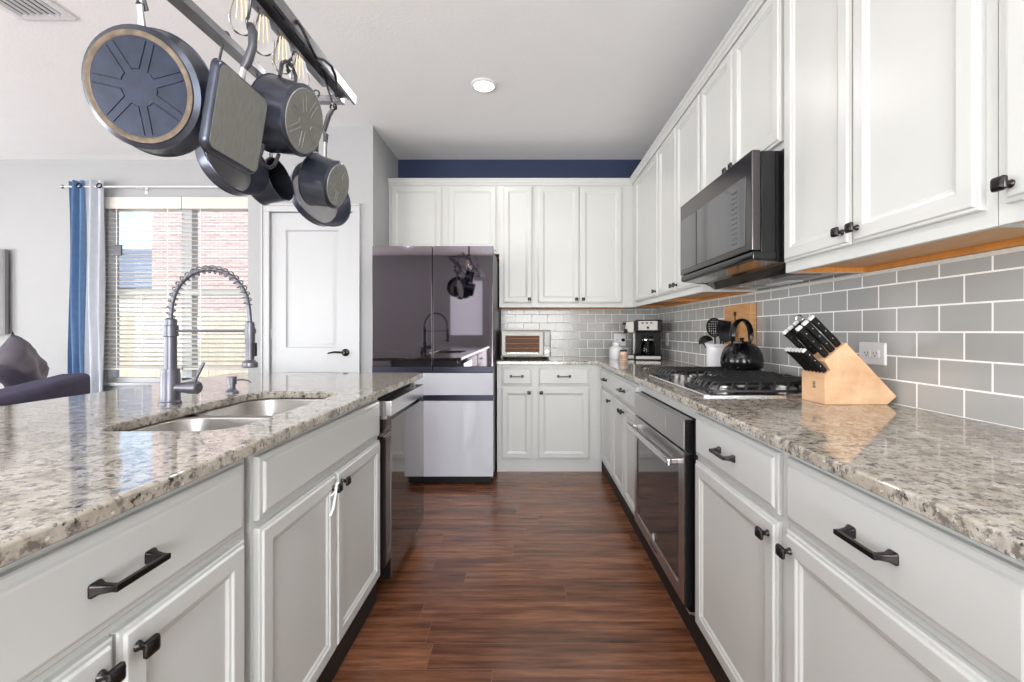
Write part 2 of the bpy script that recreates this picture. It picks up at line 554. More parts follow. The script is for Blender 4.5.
# pantry block with a door opening in its front
PX0, PX1, PY = -2.22, -1.225, 3.553
DX0, DX1, DZ = -2.045, -1.385, 2.105
w = MB()
w.box(PX0, DX0 - .0, PY, PY + .1, 0, ZCEIL)
w.box(DX1, PX1, PY, PY + .1, 0, ZCEIL)
w.box(DX0, DX1, PY, PY + .1, DZ, ZCEIL)
w.box(PX0, PX0 + .1, PY + .1, YW, 0, ZCEIL)
w.box(PX1 - .1, PX1, PY + .1, YW, 0, ZCEIL)
w.box(PX0, PX1, YW, YW + .15, 0, ZCEIL)
struct(w.build('wall_pantry', M['wall'], smooth=0), 'pale grey pantry wall around the white door')
# window wall with the opening
WX0, WX1, WZ0, WZ1 = -4.02, -2.30, 0.665, 2.37
w = MB()
w.box(XL, WX0, YW, YW + .15, 0, ZCEIL)
w.box(WX1, PX0, YW, YW + .15, 0, ZCEIL)
w.box(WX0, WX1, YW, YW + .15, 0, WZ0)
w.box(WX0, WX1, YW, YW + .15, WZ1, ZCEIL)
struct(w.build('wall_window', M['wall'], smooth=0), 'pale grey living room wall around the window')
# far left wall and the wall behind the camera, with openings mostly added to let in light
w = MB()
w.box(XL - .15, XL, YR, -1.0, 0, ZCEIL)
w.box(XL - .15, XL, 2.2, YW + .15, 0, ZCEIL)
w.box(XL - .15, XL, -1.0, 2.2, 0, 0.45)
w.box(XL - .15, XL, -1.0, 2.2, 2.45, ZCEIL)
struct(w.build('wall_left', M['wall'], smooth=0))
w = MB()
holes = [(-6.2, -3.6, 0.3, 2.4), (-1.66, -0.96, 1.07, 2.25), (-0.72, 1.10, 0.3, 2.4)]
xs = [XL] + [q for h in holes for q in h[:2]] + [XW]
for i in range(0, len(xs), 2):
    w.box(xs[i], xs[i + 1], YR - .15, YR, 0, ZCEIL)
for x0, x1, z0, z1 in holes:
    w.box(x0, x1, YR - .15, YR, 0, z0)
    w.box(x0, x1, YR - .15, YR, z1, ZCEIL)
struct(w.build('wall_rear', M['wall'], smooth=0))
M['frosted'] = m_emit('daylit_frosted_glass', (0.86, 0.90, 0.95, 1), 1.1)  # pane glows by itself, added as the bright opening the fridge mirrors
struct(MB().box(-1.66, -.96, YR - .08, YR - .07, 1.07, 2.25).build('window_2', M['frosted'], smooth=0))
# tiled backsplash
struct(MB().box(XW - .008, XW, -0.6, YW - .008, ZC, ZU + .05).build('wall_right_tile', M['tile_right'], smooth=0), 'grey subway tile backsplash along the right wall')
struct(MB().box(-0.245, XW - .008, YW - .008, YW, ZC, ZU + .05).build('wall_back_tile', M['tile_back'], smooth=0), 'grey subway tile backsplash behind the toaster oven')
# door casing, baseboards
w = MB()
def casing(w, x0, x1, z1, y, wd=.062):
    for a, bq in ((x0 - wd + .014, x0), (x1, x1 + wd - .014)):
        w.box(a, bq, y - .016, y, 0, z1, .003)
    w.box(x0 - wd + .014, x1 + wd - .014, y - .016, y, z1, z1 + wd - .014, .003)
    w.box(x0 - wd, x0 - wd + .014, y - .024, y, 0, z1 + wd - .014, .003)
    w.box(x1 + wd - .014, x1 + wd, y - .024, y, 0, z1 + wd - .014, .003)
    w.box(x0 - wd, x1 + wd, y - .024, y, z1 + wd - .014, z1 + wd, .003)
casing(w, DX0, DX1, DZ, PY)
struct(w.build('trim_1', M['trim'], smooth=30), 'white moulded casing around the pantry door')
w = MB().box(PX0, DX0 - .07, PY - .014, PY, 0, .11, .004).box(DX1 + .07, PX1, PY - .014, PY, 0, .11, .004)
struct(w.build('baseboard_pantry', M['trim'], smooth=30))
w = MB().box(XL, PX0, YW - .014, YW, 0, .11, .004)
struct(w.build('baseboard_window', M['trim'], smooth=30))

# pantry door: two sunk panels, lever handle, hinges
def rect_loop(x0, x1, z0, z1, ins, y):
    return [(x0 + ins, y, z0 + ins), (x1 - ins, y, z0 + ins), (x1 - ins, y, z1 - ins), (x0 + ins, y, z1 - ins)]
def panel_rings(mb, x0, x1, z0, z1, rings):
    mb.loft([rect_loop(x0, x1, z0, z1, i, y) for i, y in rings], cap0=False, cap1=True)
g0, g1 = DX0 + .004, DX1 - .004
d = MB()
yf = PY + .012
wx0, wx1 = g0 + .115, g1 - .115
zs = [(0.16, 0.83), (1.02, 1.965)]
# door slab around the panels
d.box(g0, wx0, yf, yf + .035, 0.012, DZ - .004)
d.box(wx1, g1, yf, yf + .035, 0.012, DZ - .004)
for z0, z1 in ((0.012, zs[0][0]), (zs[0][1], zs[1][0]), (zs[1][1], DZ - .004)):
    d.box(wx0, wx1, yf, yf + .035, z0, z1)
for z0, z1 in zs:
    panel_rings(d, wx0, wx1, z0, z1, ((0, yf), (.012, yf + .012), (.03, yf + .012), (.055, yf + .004)))
door = d.build('door_1', M['trim'], smooth=20)
struct(door, 'white two panel pantry door with a dark lever')
h = MB()
hx, hz = DX1 - .062, 0.985
h.lathe(((.001, 0), (.03, 0), (.03, .008), (.022, .014), (.012, .016), (.012, .05), (.001, .05)), Matrix.Translation((hx, yf, hz)) @ Matrix.Rotation(R(90), 4, 'X'), 20)
h.tube([(hx, yf - .045, hz), (hx - .03, yf - .05, hz + .004), (hx - .07, yf - .05, hz + .006), (hx - .115, yf - .045, hz - .002), (hx - .125, yf - .043, hz - .006)], [.009, .009, .008, .007, .005], 10)
h.build('door_lever', M['bronze'], door)
for z in (0.3, 1.13, 1.86):
    MB().box(g0 - .006, g0 + .004, yf - .008, yf + .01, z - .045, z + .045, .002).build('hinge', M['steel'], door)

# ------------------------------------------------------------------ window, blinds
ws = MB()
yfr = YW + .040
for x0, x1 in ((WX0, WX0 + .016), (WX1 - .03, WX1), (-3.305, -3.205)):
    ws.box(x0, x1, yfr - .02, yfr + .06, WZ0, WZ1, .004)
ws.box(WX0, WX1, yfr - .02, yfr + .06, WZ0, WZ0 + .045, .004)
ws.box(WX0, WX1, yfr - .02, yfr + .06, WZ1 - .05, WZ1, .004)
ws.box(WX0, WX1, yfr - .03, yfr + .05, 1.50, 1.56, .004)
for i in range(2):
    pass
win = ws.build('window_1', M['trim'], smooth=30)
struct(win, 'white double window with lower and upper sashes')
for x0, x1 in ((WX0 + .016, -3.305), (-3.205, WX1 - .03)):
    for z0, z1 in ((WZ0 + .045, 1.50), (1.56, WZ1 - .05)):
        MB().box(x0, x1, yfr + .015, yfr + .019, z0, z1).build('pane', M['pane'], win, smooth=0)
sill = MB().box(WX0 - .05, WX1, YW - .05, YW + .05, WZ0 - .025, WZ0 + .004, .006).box(WX0 - .03, WX1, YW - .014, YW, WZ0 - .09, WZ0 - .025, .004)
struct(sill.build('trim_2', M['trim'], smooth=30), 'white window sill under the blinds')

def blind(x0, x1, label):
    t = thing('window_blind', label, 'blind', ((x0 + x1) / 2, YW - .0, WZ1), 0, 'blinds in the double window')
    cx, yb = (x0 + x1) / 2, YW + .0
    loc = Vector(t.location)
    def bd(mb, name, mat):
        o = mb.build(name, mat, None)
        for v in o.data.vertices:
            v.co -= loc
        o.parent = t
        return o
    v = MB().box(x0, x1, YW - .048, YW - .036, WZ1 - .06, WZ1 + .05, .004)
    bd(v, 'valance', M['slat'])
    s = MB()
    z = WZ1 - .10
    n = 0
    while z > WZ0 + .12 and n < 90:
        tilt = R(16)
        m = Matrix.Translation((cx, YW - .010, z)) @ Matrix.Rotation(tilt, 4, 'X')
        hw = (x1 - x0) / 2 - .006
        s.box(-hw, hw, -.024, .024, -.0014, .0014, mat=m)
        z -= .0425
        n += 1
    bd(s, 'slats', M['slat'])
    bd(MB().box(x0 + .006, x1 - .006, YW - .034, YW + .014, z + .006, z + .026, .003), 'bottom_rail', M['slat'])
    c = MB()
    for q in (.18, .82):
        xx = x0 + (x1 - x0) * q
        c.box(xx - .004, xx + .004, YW - .0365, YW - .0355, z + .02, WZ1 - .06)
    bd(c, 'ladder_cord', M['rope_white'])
    return t
bl = blind(WX0 + .01, -3.258, 'cream slatted blind hanging in the window half beside the curtains')
wnd = MB().tube([(WX0 + .40, YW - .05, 1.52), (WX0 + .405, YW - .055, 0.86)], .004, 8)
o = wnd.build('tilt_wand', M['white_plastic'])
for v in o.data.vertices:
    v.co -= Vector(bl.location)
o.parent = bl
blind(-3.252, WX1 - .01, 'cream slatted blind hanging in the window half beside the pantry wall')
o = MB().box(-3.875, -3.80, YW - .072, YW - .052, 1.865, 1.965, .008).build('grey_sensor_box', M['handle_grey'], smooth=40)
tag(o, 'small dark grey box hanging in front of the blind', 'sensor')

# curtains and rod
def curtain(name, x0, x1, label, mat, folds, y0, amp):
    t = MB()
    n = 60
    loops = []
    for zi in range(9):
        z = 2.555 - (2.555 - .03) * zi / 8
        lp = []
        for i in range(n + 1):
            u = i / n
            x = x0 + (x1 - x0) * u
            y = y0 + amp * math.sin(u * folds * 2 * math.pi + .35 * math.sin(zi * .7)) + .006 * math.sin(u * 23 + zi)
            lp.append((x, y, z))
        loops.append(lp)
    back = [[(p[0], p[1] + .004, p[2]) for p in reversed(lp)] for lp in loops]
    t.loft([a + bk for a, bk in zip(loops, back)], True, True)
    o = t.build(name, mat, smooth=60)
    tag(o, label, 'curtain', 'curtains beside the window')
    return o
cu = curtain('curtain', -4.262, -4.112, 'blue curtain panel hanging outermost beside the window', M['curtain_blue'], 2.0, YW - .10, .028)
for zz in (2.5,):
    MB().lathe(((.018, -.004), (.026, -.004), (.026, .004), (.018, .004)), Matrix.Translation((-4.13, YW - .137, zz)) @ Matrix.Rotation(R(80), 4, 'X'), 20, False, False).build('grommet', M['bronze'], cu)
cu = curtain('curtain', -4.106, -3.935, 'pale grey curtain panel hanging between the blue curtain and the blind', M['curtain_grey'], 2.0, YW - .10, .026)
MB().lathe(((.018, -.004), (.026, -.004), (.026, .004), (.018, .004)), Matrix.Translation((-3.95, YW - .13, 2.5)) @ Matrix.Rotation(R(80), 4, 'X'), 20, False, False).build('grommet', M['bronze'], cu)
t = thing('curtain_rod', 'thin white curtain rod with a round finial above the window', 'curtain rod', (-3.4, YW - .10, 2.5))
def local(mb, name, mat, par, smooth=35):
    o = mb.build(name, mat, None, smooth)
    w = Matrix.Identity(4)
    q = par
    while q:
        w = Matrix.LocRotScale(q.location, q.rotation_euler, None) @ w
        q = q.parent
    inv = w.inverted()
    o.data.transform(inv)
    o.parent = par
    return o
local(MB().tube([(-4.31, YW - .10, 2.5), (-2.45, YW - .10, 2.5)], .008, 10), 'rod', M['white_plastic'], t)
local(MB().sphere((-4.32, YW - .10, 2.5), .02, 14), 'finial', M['steel'], t)
for xx in (-4.285, -3.62, -2.5):
    local(MB().box(xx - .008, xx + .008, YW - .108, YW, 2.488, 2.497, .002).box(xx - .014, xx + .014, YW - .006, YW, 2.46, 2.53, .002), 'bracket', M['white_plastic'], t)

# ------------------------------------------------------------------ yard outside
struct(MB().box(-30, 12, YW + .2, 40, -0.5, -0.35).build('ground', M['grass_out'], smooth=0))
t = thing('yard_fence', 'tan board fence outside below the window blinds', 'fence', (-7, 8.6, -.35))
w = MB()
x = -16.0
while x < 3:
    w.box(x, x + .138, 8.6, 8.62, -.35, 1.55)
    x += .143
local(w, 'boards', M['fence_wood'], t, 0)
local(MB().box(-16, 3, 8.62, 8.66, -.1, -.02).box(-16, 3, 8.62, 8.66, 1.2, 1.28), 'rail', M['fence_wood'], t, 0)
t = thing('brick_house', 'pinkish brick house wall seen through the blinds', 'house', (-4, 13.5, -.35))
local(MB().box(-9.75, 4, 11.6, 17, -.35, 6.8), 'wall', M['brick'], t, 0)
local(MB().prism([(-10.2, 6.8), (4.4, 6.8), (-2.9, 10.5)], lambda u, v, dd: (u, dd, v), 11.2, 17.4), 'roof', M['roof'], t, 0)
t = thing('grey_roofed_house', 'distant house with a blue grey roof under the sky', 'house', (-18, 24, -.35))
local(MB().box(-25.5, -12, 20.5, 28, -.35, 3.1), 'wall', M['caulk'], t, 0)
local(MB().prism([(20.0, 3.1), (28.5, 3.1), (24.2, 5.6)], lambda u, v, dd: (dd, u, v), -26, -11.5), 'roof', M['roof'], t, 0)

# ------------------------------------------------------------------ cabinet hardware
def knob(par, x, z, y0=-.02):
    k = MB()
    k.lathe(((.001, 0), (.0085, 0), (.0075, .003), (.0055, .006), (.006, .014), (.011, .018)), Matrix.Translation((x, y0, z)) @ Matrix.Rotation(R(90), 4, 'X'), 14)
    loops = []
    for ins, y in ((.004, .0165), (.0, .020), (.0, .024), (.003, .028), (.008, .0295)):
        hw = .0138 - ins
        loops.append([(x + px, y0 - y, z + pz) for px, pz in rrect(-hw, hw, -hw, hw, hw * .35, 3)])
    k.loft(loops)
    return k.build('knob', M['bronze'], par, smooth=40)
def pull(par, x, z, y0=-.02, L=.110):
    k = MB()
    for s in (-1, 1):
        cx = x + s * (L / 2 - .008)
        loops = []
        for hw, hh, y, dx in ((.0105, .0105, 0, 0), (.0105, .0105, .003, 0), (.0065, .0068, .010, -.001), (.005, .0054, .022, -.003), (.0052, .0052, .032, -.005)):
            loops.append([(cx + s * dx + px, y0 - y, z + pz) for px, pz in rrect(-hw, hw, -hh, hh, min(hw, hh) * .4, 3)])
        k.loft(loops)
    xe = L / 2 - .006
    k.box(x - xe, x + xe, y0 - .034, y0 - .025, z - .0049, z + .0049, .0018)
    return k.build('pull', M['bronze'], par, smooth=40)
RINGS_DOOR = ((0, 0), (0, -.011), (.003, -.0135), (.008, -.0145), (.011, -.019), (.014, -.0198), (.044, -.0198), (.047, -.0185), (.049, -.016), (.055, -.0145), (.060, -.0105), (.064, -.0095))
RINGS_DRAWER = ((0, 0), (0, -.010), (.003, -.0125), (.012, -.0145), (.016, -.0185), (.020, -.0198))
def cab_door(root, x0, x1, z0, z1, kn=None, pl=None, name='door', rings=RINGS_DOOR):
    m = MB()
    panel_rings(m, x0, x1, z0, z1, rings)
    m.face([m.bm.verts.new(p) for p in rect_loop(x0, x1, z0, z1, 0, 0.0)])
    bmesh.ops.remove_doubles(m.bm, verts=m.bm.verts, dist=1e-6)
    o = m.build(name, M['cabinet'], root, smooth=18)
    if kn:
        knob(o, *kn)
    if pl:
        pull(o, *pl)
    return o
ZF, ZB = ZC - CT, .105            # cabinet box top and bottom
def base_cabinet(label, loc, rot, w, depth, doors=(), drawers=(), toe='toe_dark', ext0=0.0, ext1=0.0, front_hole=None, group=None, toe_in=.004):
    """local x runs left to right seen from the front, y goes into the cabinet, z up; door faces sit at y = -.02"""
    t = thing('base_cabinet', label, 'cabinet', loc, rot, group)
    c = MB()
    x0, x1 = -ext0, w + ext1
    c.box(x0, x0 + .016, .018, depth, ZB, ZF)
    c.box(x1 - .016, x1, .018, depth, ZB, ZF)
    c.box(x0 + .016, x1 - .016, .018, depth, ZB, ZB + .016)
    c.box(x0 + .016, x1 - .016, depth - .012, depth, ZB + .016, ZF)
    if front_hole:
        a, bq, z0, z1 = front_hole
        c.box(x0, a, 0, .018, ZB, ZF)
        c.box(bq, x1, 0, .018, ZB, ZF)
        c.box(a, bq, 0, .018, z1, ZF)
        c.box(a, bq, 0, .018, ZB, z0)
    else:
        c.box(x0, x1, 0, .018, ZB, ZF)
    c.build('carcass', M['cabinet'], t, smooth=0)
    MB().box(x0, x1, toe_in, toe_in + .014, 0, ZB - .0005).build('toe_kick', M[toe], t, smooth=0)  # where dark, its tone and flush face also stand in for floor shade
    for q in drawers:
        cab_door(t, q[0], q[1], q[2], q[3], pl=q[4] if len(q) > 4 else None, name='drawer', rings=RINGS_DRAWER)
    for q in doors:
        cab_door(t, q[0], q[1], q[2], q[3], kn=q[4] if len(q) > 4 else None)
    return t

ZD0, ZD1, ZW0, ZW1 = .112, .694, .712, .862   # door and drawer heights

# --- island run (faces +X)
def isl(y):
    return (XI - .02, y, 0)
IR = R(90)
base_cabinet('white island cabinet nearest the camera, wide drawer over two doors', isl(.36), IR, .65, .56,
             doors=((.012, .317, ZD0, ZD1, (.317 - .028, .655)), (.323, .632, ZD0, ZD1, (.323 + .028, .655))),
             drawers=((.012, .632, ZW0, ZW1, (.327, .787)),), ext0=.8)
sinkcab = base_cabinet('white island sink cabinet with a plain false drawer front', isl(1.033), IR, .878, .56,
             doors=((.012, .425, ZD0, ZD1, (.425 - .03, .655)), (.431, .866, ZD0, ZD1, (.431 + .03, .655))),
             drawers=((.012, .866, ZW0, ZW1),))
# white child latch hanging on the sink cabinet knobs
o = MB().tube([(XI + .012, 1.437, .655), (XI + .014, 1.428, .672), (XI + .016, 1.415, .665), (XI + .016, 1.408, .640), (XI + .012, 1.40, .600), (XI + .006, 1.392, .580)], .005, 8, flat=.45).tube([(XI + .016, 1.437, .664), (XI + .016, 1.41, .650), (XI + .012, 1.385, .645)], .004, 8, flat=.5).build('child_latch', M['white_plastic'])
tag(o, 'white plastic strap latch looped over the sink cabinet knobs', 'latch')
# island end panel and back
o = MB().box(-1.24, XI - .02, 2.535, 2.56, 0, ZF, .002).build('island_end_panel', M['cabinet'])
tag(o, 'plain white end panel of the island beside the dishwasher', 'panel')
o = MB().box(-1.26, -1.241, -.44, 2.56, 0, ZF, .002).build('island_back_panel', M['cabinet'])
tag(o, 'white back panel of the island facing the living room', 'panel')

# --- right run (faces -X): local x runs towards the camera
def rgt(y):
    return (XR + .02, y, 0)
RR = R(-90)
D = XW - XR - .025
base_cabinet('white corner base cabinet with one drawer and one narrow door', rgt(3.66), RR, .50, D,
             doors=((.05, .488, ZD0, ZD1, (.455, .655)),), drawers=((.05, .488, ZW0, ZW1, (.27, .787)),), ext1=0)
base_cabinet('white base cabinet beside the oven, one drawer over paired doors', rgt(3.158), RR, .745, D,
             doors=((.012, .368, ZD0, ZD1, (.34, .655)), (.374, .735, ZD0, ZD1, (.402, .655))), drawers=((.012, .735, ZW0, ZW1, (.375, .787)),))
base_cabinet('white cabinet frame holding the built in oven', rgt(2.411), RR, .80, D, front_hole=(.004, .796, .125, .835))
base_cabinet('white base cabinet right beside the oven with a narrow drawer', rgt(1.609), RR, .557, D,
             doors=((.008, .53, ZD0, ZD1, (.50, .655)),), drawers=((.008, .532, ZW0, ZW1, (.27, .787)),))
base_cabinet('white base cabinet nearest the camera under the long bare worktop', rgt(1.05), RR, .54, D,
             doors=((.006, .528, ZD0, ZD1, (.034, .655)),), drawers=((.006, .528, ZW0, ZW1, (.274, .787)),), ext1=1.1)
# --- back run (faces -Y)
base_cabinet('white base cabinet under the toaster oven, two drawers over two doors', (-.243, YB + .02, 0), 0, .86, YW - YB - .025,
             doors=((.035, .288, ZD0, ZD1, (.262, .655)), (.335, .758, ZD0, ZD1, (.361, .655))),
             drawers=((.035, .288, ZW0, ZW1, (.162, .787)), (.335, .758, ZW0, ZW1, (.548, .787))), toe='cabinet', toe_in=.012)

# ------------------------------------------------------------------ upper cabinets
def upper_cabinet(label, loc, rot, w, depth, z0, z1, doors, ext1=0.0, wood=True, open_r=False):
    t = thing('wall_cabinet', label, 'cabinet', loc, rot)
    c = MB()
    x0, x1 = 0, w + ext1
    c.box(x0, x1, 0, .018, z0, z1)
    c.box(x0, x0 + .016, .018, depth, z0, z1)
    c.box(x1 - .016, x1, .018, depth, z0, z1)
    c.box(x0 + .016, x1 - .016, .018, depth, z1 - .016, z1)
    c.box(x0 + .016, x1 - .016, depth - .01, depth, z0 + .03, z1 - .016)
    c.build('carcass', M['cabinet'], t, smooth=0)
    MB().box(x0 + .016, x1 - .016, .018, depth - .01, z0 + .018, z0 + .030).build('bottom_panel', M['under_wood'], t, smooth=0)
    MB().box(x0 + .019, x1 - .019, depth - .028, depth - .01, z0 + .001, z0 + .018).box(x0 + .0162, x0 + .019, .02, depth - .01, z0 + .0005, z0 + .0178).box(x1 - .019, x1 - .0162, .02, depth - .01, z0 + .0005, z0 + .0178).build('hanging_rail', M['rail_wood'], t, smooth=0)
    for q in doors:
        cab_door(t, q[0], q[1], q[2], q[3], kn=q[4] if len(q) > 4 else None)
    return t
ZA, ZT = 1.404, 2.435
DU = XW - XU - .022
def upr(y):
    return (XU + .02, y, 0)
upper_cabinet('white corner wall cabinet with a single door above the coffee maker', upr(3.955), RR, .81, DU, ZU, ZUT, ((.17, .80, ZA, ZT, (.77, 1.44)),))
upper_cabinet('white wall cabinet with paired doors between the corner and microwave', upr(3.145), RR, .765, DU, ZU, ZUT,
              ((.008, .378, ZA, ZT, (.35, 1.44)), (.383, .755, ZA, ZT, (.411, 1.44))))
upper_cabinet('short white wall cabinet directly above the microwave', upr(2.38), RR, .76, DU, 1.825, ZUT,
              ((.008, .377, 1.85, ZT, (.35, 1.885)), (.382, .752, 1.85, ZT, (.41, 1.885))))
upper_cabinet('large white wall cabinet with paired doors above the knife block', upr(1.618), RR, .728, DU, ZU, ZUT,
              ((.012, .344, ZA, ZT, (.318, 1.445)), (.349, .706, ZA, ZT, (.376, 1.445))))
upper_cabinet('white wall cabinet nearest the camera with one knob', upr(.888), RR, .6, DU, ZU, ZUT,
              ((.022, .46, ZA, ZT, (.040, 1.437)),), ext1=.5)
DB = YW - YU - .022
upper_cabinet('white wall cabinet with one narrow door above the toaster oven', (-.243, YU + .02, 0), 0, .31, DB, ZU, ZUT, ((.034, .294, ZA, ZT, (.268, 1.438)),))
upper_cabinet('white wall cabinet with paired doors on the back wall', (.068, YU + .02, 0), 0, .872, DB, ZU, ZUT,
              ((.03, .397, ZA, ZT, (.37, 1.438)), (.402, .775, ZA, ZT, (.43, 1.438))))
upper_cabinet('short wide white wall cabinet above the refrigerator', (-1.222, YU + .02, 0), 0, .978, DB, 1.84, ZUT,
              ((.022, .47, 1.87, ZT), (.527, .955, 1.87, ZT)))
# crown moulding: profile swept along the back run and the right run
c = MB()
prof = ((0, 0), (-.012, 0), (-.014, .012), (-.022, .022), (-.024, .034), (-.034, .044), (-.036, .052), (0, .052))
loops = []
xu, yu = XU + .02, YU + .02
for (px, py, dx, dy) in ((-1.222, yu, 0, 1), (xu, yu, 1, 1), (xu, -.21, 1, 0)):
    loops.append([(px + dx * q[0], py + dy * q[0], ZUT - .006 + q[1]) for q in prof])
c.loft(loops)
struct(c.build('trim_3', M['cabinet'], smooth=20), 'white crown moulding along the top of the wall cabinets')
c = MB().box(-1.222, XW, yu, YW, ZUT, ZUT + .012).box(xu, XW, -.21, yu, ZUT, ZUT + .012)
struct(c.build('trim_4', M['cabinet'], smooth=0), 'white top boards of the wall cabinets')
# caulked edge between tile and cabinets
c = MB().box(XW - .014, XW - .008, -.21, YW - .014, ZU - .012, ZU + .0).box(-.24, XW - .008, YW - .014, YW - .008, ZU - .012, ZU)
struct(c.build('trim_5', M['caulk'], smooth=0), 'white caulk line along the top row of tiles')

# ------------------------------------------------------------------ worktops
def slab_with_hole(outer, hole, z0, z1, bev=.006):
    m = MB()
    bm = m.bm
    def ring(pts, z):
        return [bm.verts.new((x, y, z)) for x, y in pts]
    def inset(pts, dd):
        n = len(pts)
        out = []
        for i in range(n):
            p0, p1, p2 = Vector(pts[i - 1]), Vector(pts[i]), Vector(pts[(i + 1) % n])
            e1, e2 = (p1 - p0).normalized(), (p2 - p1).normalized()
            n1, n2 = Vector((-e1.y, e1.x)), Vector((-e2.y, e2.x))
            q = (n1 + n2)
            q = q / max(q.dot(n1), .3)
            out.append(tuple(p1 + q * dd))
        return out
    def side(pts, sgn):
        lv = [(z0, bev * .6), (z0 + bev * .6, 0), (z1 - bev, 0), (z1 - bev * .35, bev * .2), (z1, bev)]
        rings = [ring(inset(pts, sgn * dd) if dd else pts, z) for z, dd in lv]
        n = len(pts)
        for a, bq in zip(rings[:-1], rings[1:]):
            for i in range(n):
                j = (i + 1) % n
                m.face([a[i], a[j], bq[j], bq[i]])
        return rings[0], rings[-1]
    o0, o1 = side(outer, 1)
    hs = [side(hole, -1)] if hole else []
    for top in (0, 1):
        es = []
        for rg in [(o0, o1)[top]] + [h[top] for h in hs]:
            for i in range(len(rg)):
                e = bm.edges.get((rg[i], rg[(i + 1) % len(rg)]))
                es.append(e)
        bmesh.ops.triangle_fill(bm, use_beauty=True, use_dissolve=False, edges=es)
    return m
def rounded(poly, radii, n=6):
    out = []
    k = len(poly)
    for i in range(k):
        p0, p1, p2 = Vector(poly[i - 1]), Vector(poly[i]), Vector(poly[(i + 1) % k])
        r = radii[i]
        if r <= 0:
            out.append(tuple(p1))
            continue
        a, bq = p1 + (p0 - p1).normalized() * r, p1 + (p2 - p1).normalized() * r
        for j in range(n + 1):
            s = j / n
            out.append(tuple((1 - s) ** 2 * a + 2 * s * (1 - s) * p1 + s * s * bq))
    return out
outer = rounded([(-1.71, -.5), (XI + .02, -.5), (XI + .02, 2.62), (-1.71, 2.62)], [.03, .03, .05, .05])
SX0, SX1, SY0, SY1 = -1.085, -.735, 1.09, 1.80
hole = rrect(SX0, SX1, SY0, SY1, .085, 8)
o = slab_with_hole(outer, hole, ZC - CT, ZC).build('island_worktop', M['granite'], smooth=50)
tag(o, 'speckled granite island worktop with the sink cut into it', 'worktop')
outer = rounded([(XR - .022, -.6), (XW - .009, -.6), (XW - .009, YW - .009), (-.25, YW - .009), (-.25, YB - .022), (XR - .022, YB - .022)], [0, 0, 0, 0, .012, .012])
o = slab_with_hole(outer, None, ZC - CT, ZC).build('kitchen_worktop', M['granite'], smooth=50)
tag(o, 'long beige granite worktop running below the tiled walls', 'worktop')

# ------------------------------------------------------------------ sink
t = thing('double_sink', 'undermount steel double bowl sink in the island worktop', 'sink', (-.91, 1.445, .70))
zt = ZC - CT - .0012
def bowl(y0, y1):
    m = MB()
    x0, x1 = SX0 - .004, SX1 + .004
    lo = []
    for ins, z, r in ((-.016, zt, .09), (.0, zt, .082), (.006, zt - .006, .078), (.016, zt - .10, .07), (.03, zt - .165, .06), (.07, zt - .182, .04)):
        lo.append([(px, py, z) for px, py in rrect(x0 + ins, x1 - ins, y0 + ins, y1 - ins, r, 6)])
    m.loft(lo, False, True)
    return m
mid = 1.43
for y0, y1 in ((SY0 - .004, mid - .012), (mid + .012, SY1 + .004)):
    local(bowl(y0, y1), 'bowl', M['sink_steel'], t, 50)
    cy = (y0 + y1) / 2
    local(MB().lathe(((.001, .0), (.042, .0), (.044, .004), (.036, .003), (.034, -.004), (.001, -.004)), Matrix.Translation((-.91, cy, zt - .178)), 24), 'drain', M['steel_bright'], t)
local(MB().box(SX0 + .01, SX1 - .01, mid - .0125, mid + .0125, zt - .03, zt - .004, .004), 'divider', M['sink_steel'], t)

# ------------------------------------------------------------------ faucet
FX, FY = -1.19, 1.49
t = thing('spring_faucet', 'tall grey spring neck faucet beside the sink', 'faucet', (FX, FY, ZC))
def V(x, z, y=0):
    return (FX + x, FY + y, ZC + z)
mt = Matrix.Translation((FX, FY, ZC))
local(MB().lathe(((.001, 0), (.031, 0), (.031, .008), (.0275, .012), (.0275, .1), (.026, .104), (.026, .118), (.001, .118)), mt, 28), 'base_body', M['faucet'], t)
local(MB().lathe(((.001, .118), (.0185, .118), (.0185, .225), (.0225, .227), (.0225, .262), (.0185, .264), (.0185, .282), (.012, .287), (.001, .287)), mt, 24), 'riser', M['faucet'], t)
local(MB().lathe(((.001, .0), (.0165, 0), (.0165, .045), (.018, .047), (.018, .062), (.021, .064), (.021, .092), (.017, .096), (.001, .096)), Matrix.Translation(V(0, .055)) @ Matrix.Rotation(R(90), 4, 'Y'), 20), 'valve', M['faucet'], t)
local(MB().tube([V(.078, .06), V(.085, .085), V(.106, .128), V(.112, .138)], [.0055, .005, .0055, .0035], 8), 'lever', M['faucet'], t)
path = []
for i in range(9):
    path.append((0.0 + .004 * i / 8, .285 + .045 * i / 8))
cx, cz, rx, rz = .132, .315, .128, .135
for i in range(25):
    a = R(172 - i * 160 / 24)
    path.append((cx + rx * math.cos(a), cz + rz * math.sin(a)))
path += [(.262, .315), (.266, .27)]
local(MB().tube([V(x, z) for x, z in path], .0068, 12), 'hose', M['faucet'], t)
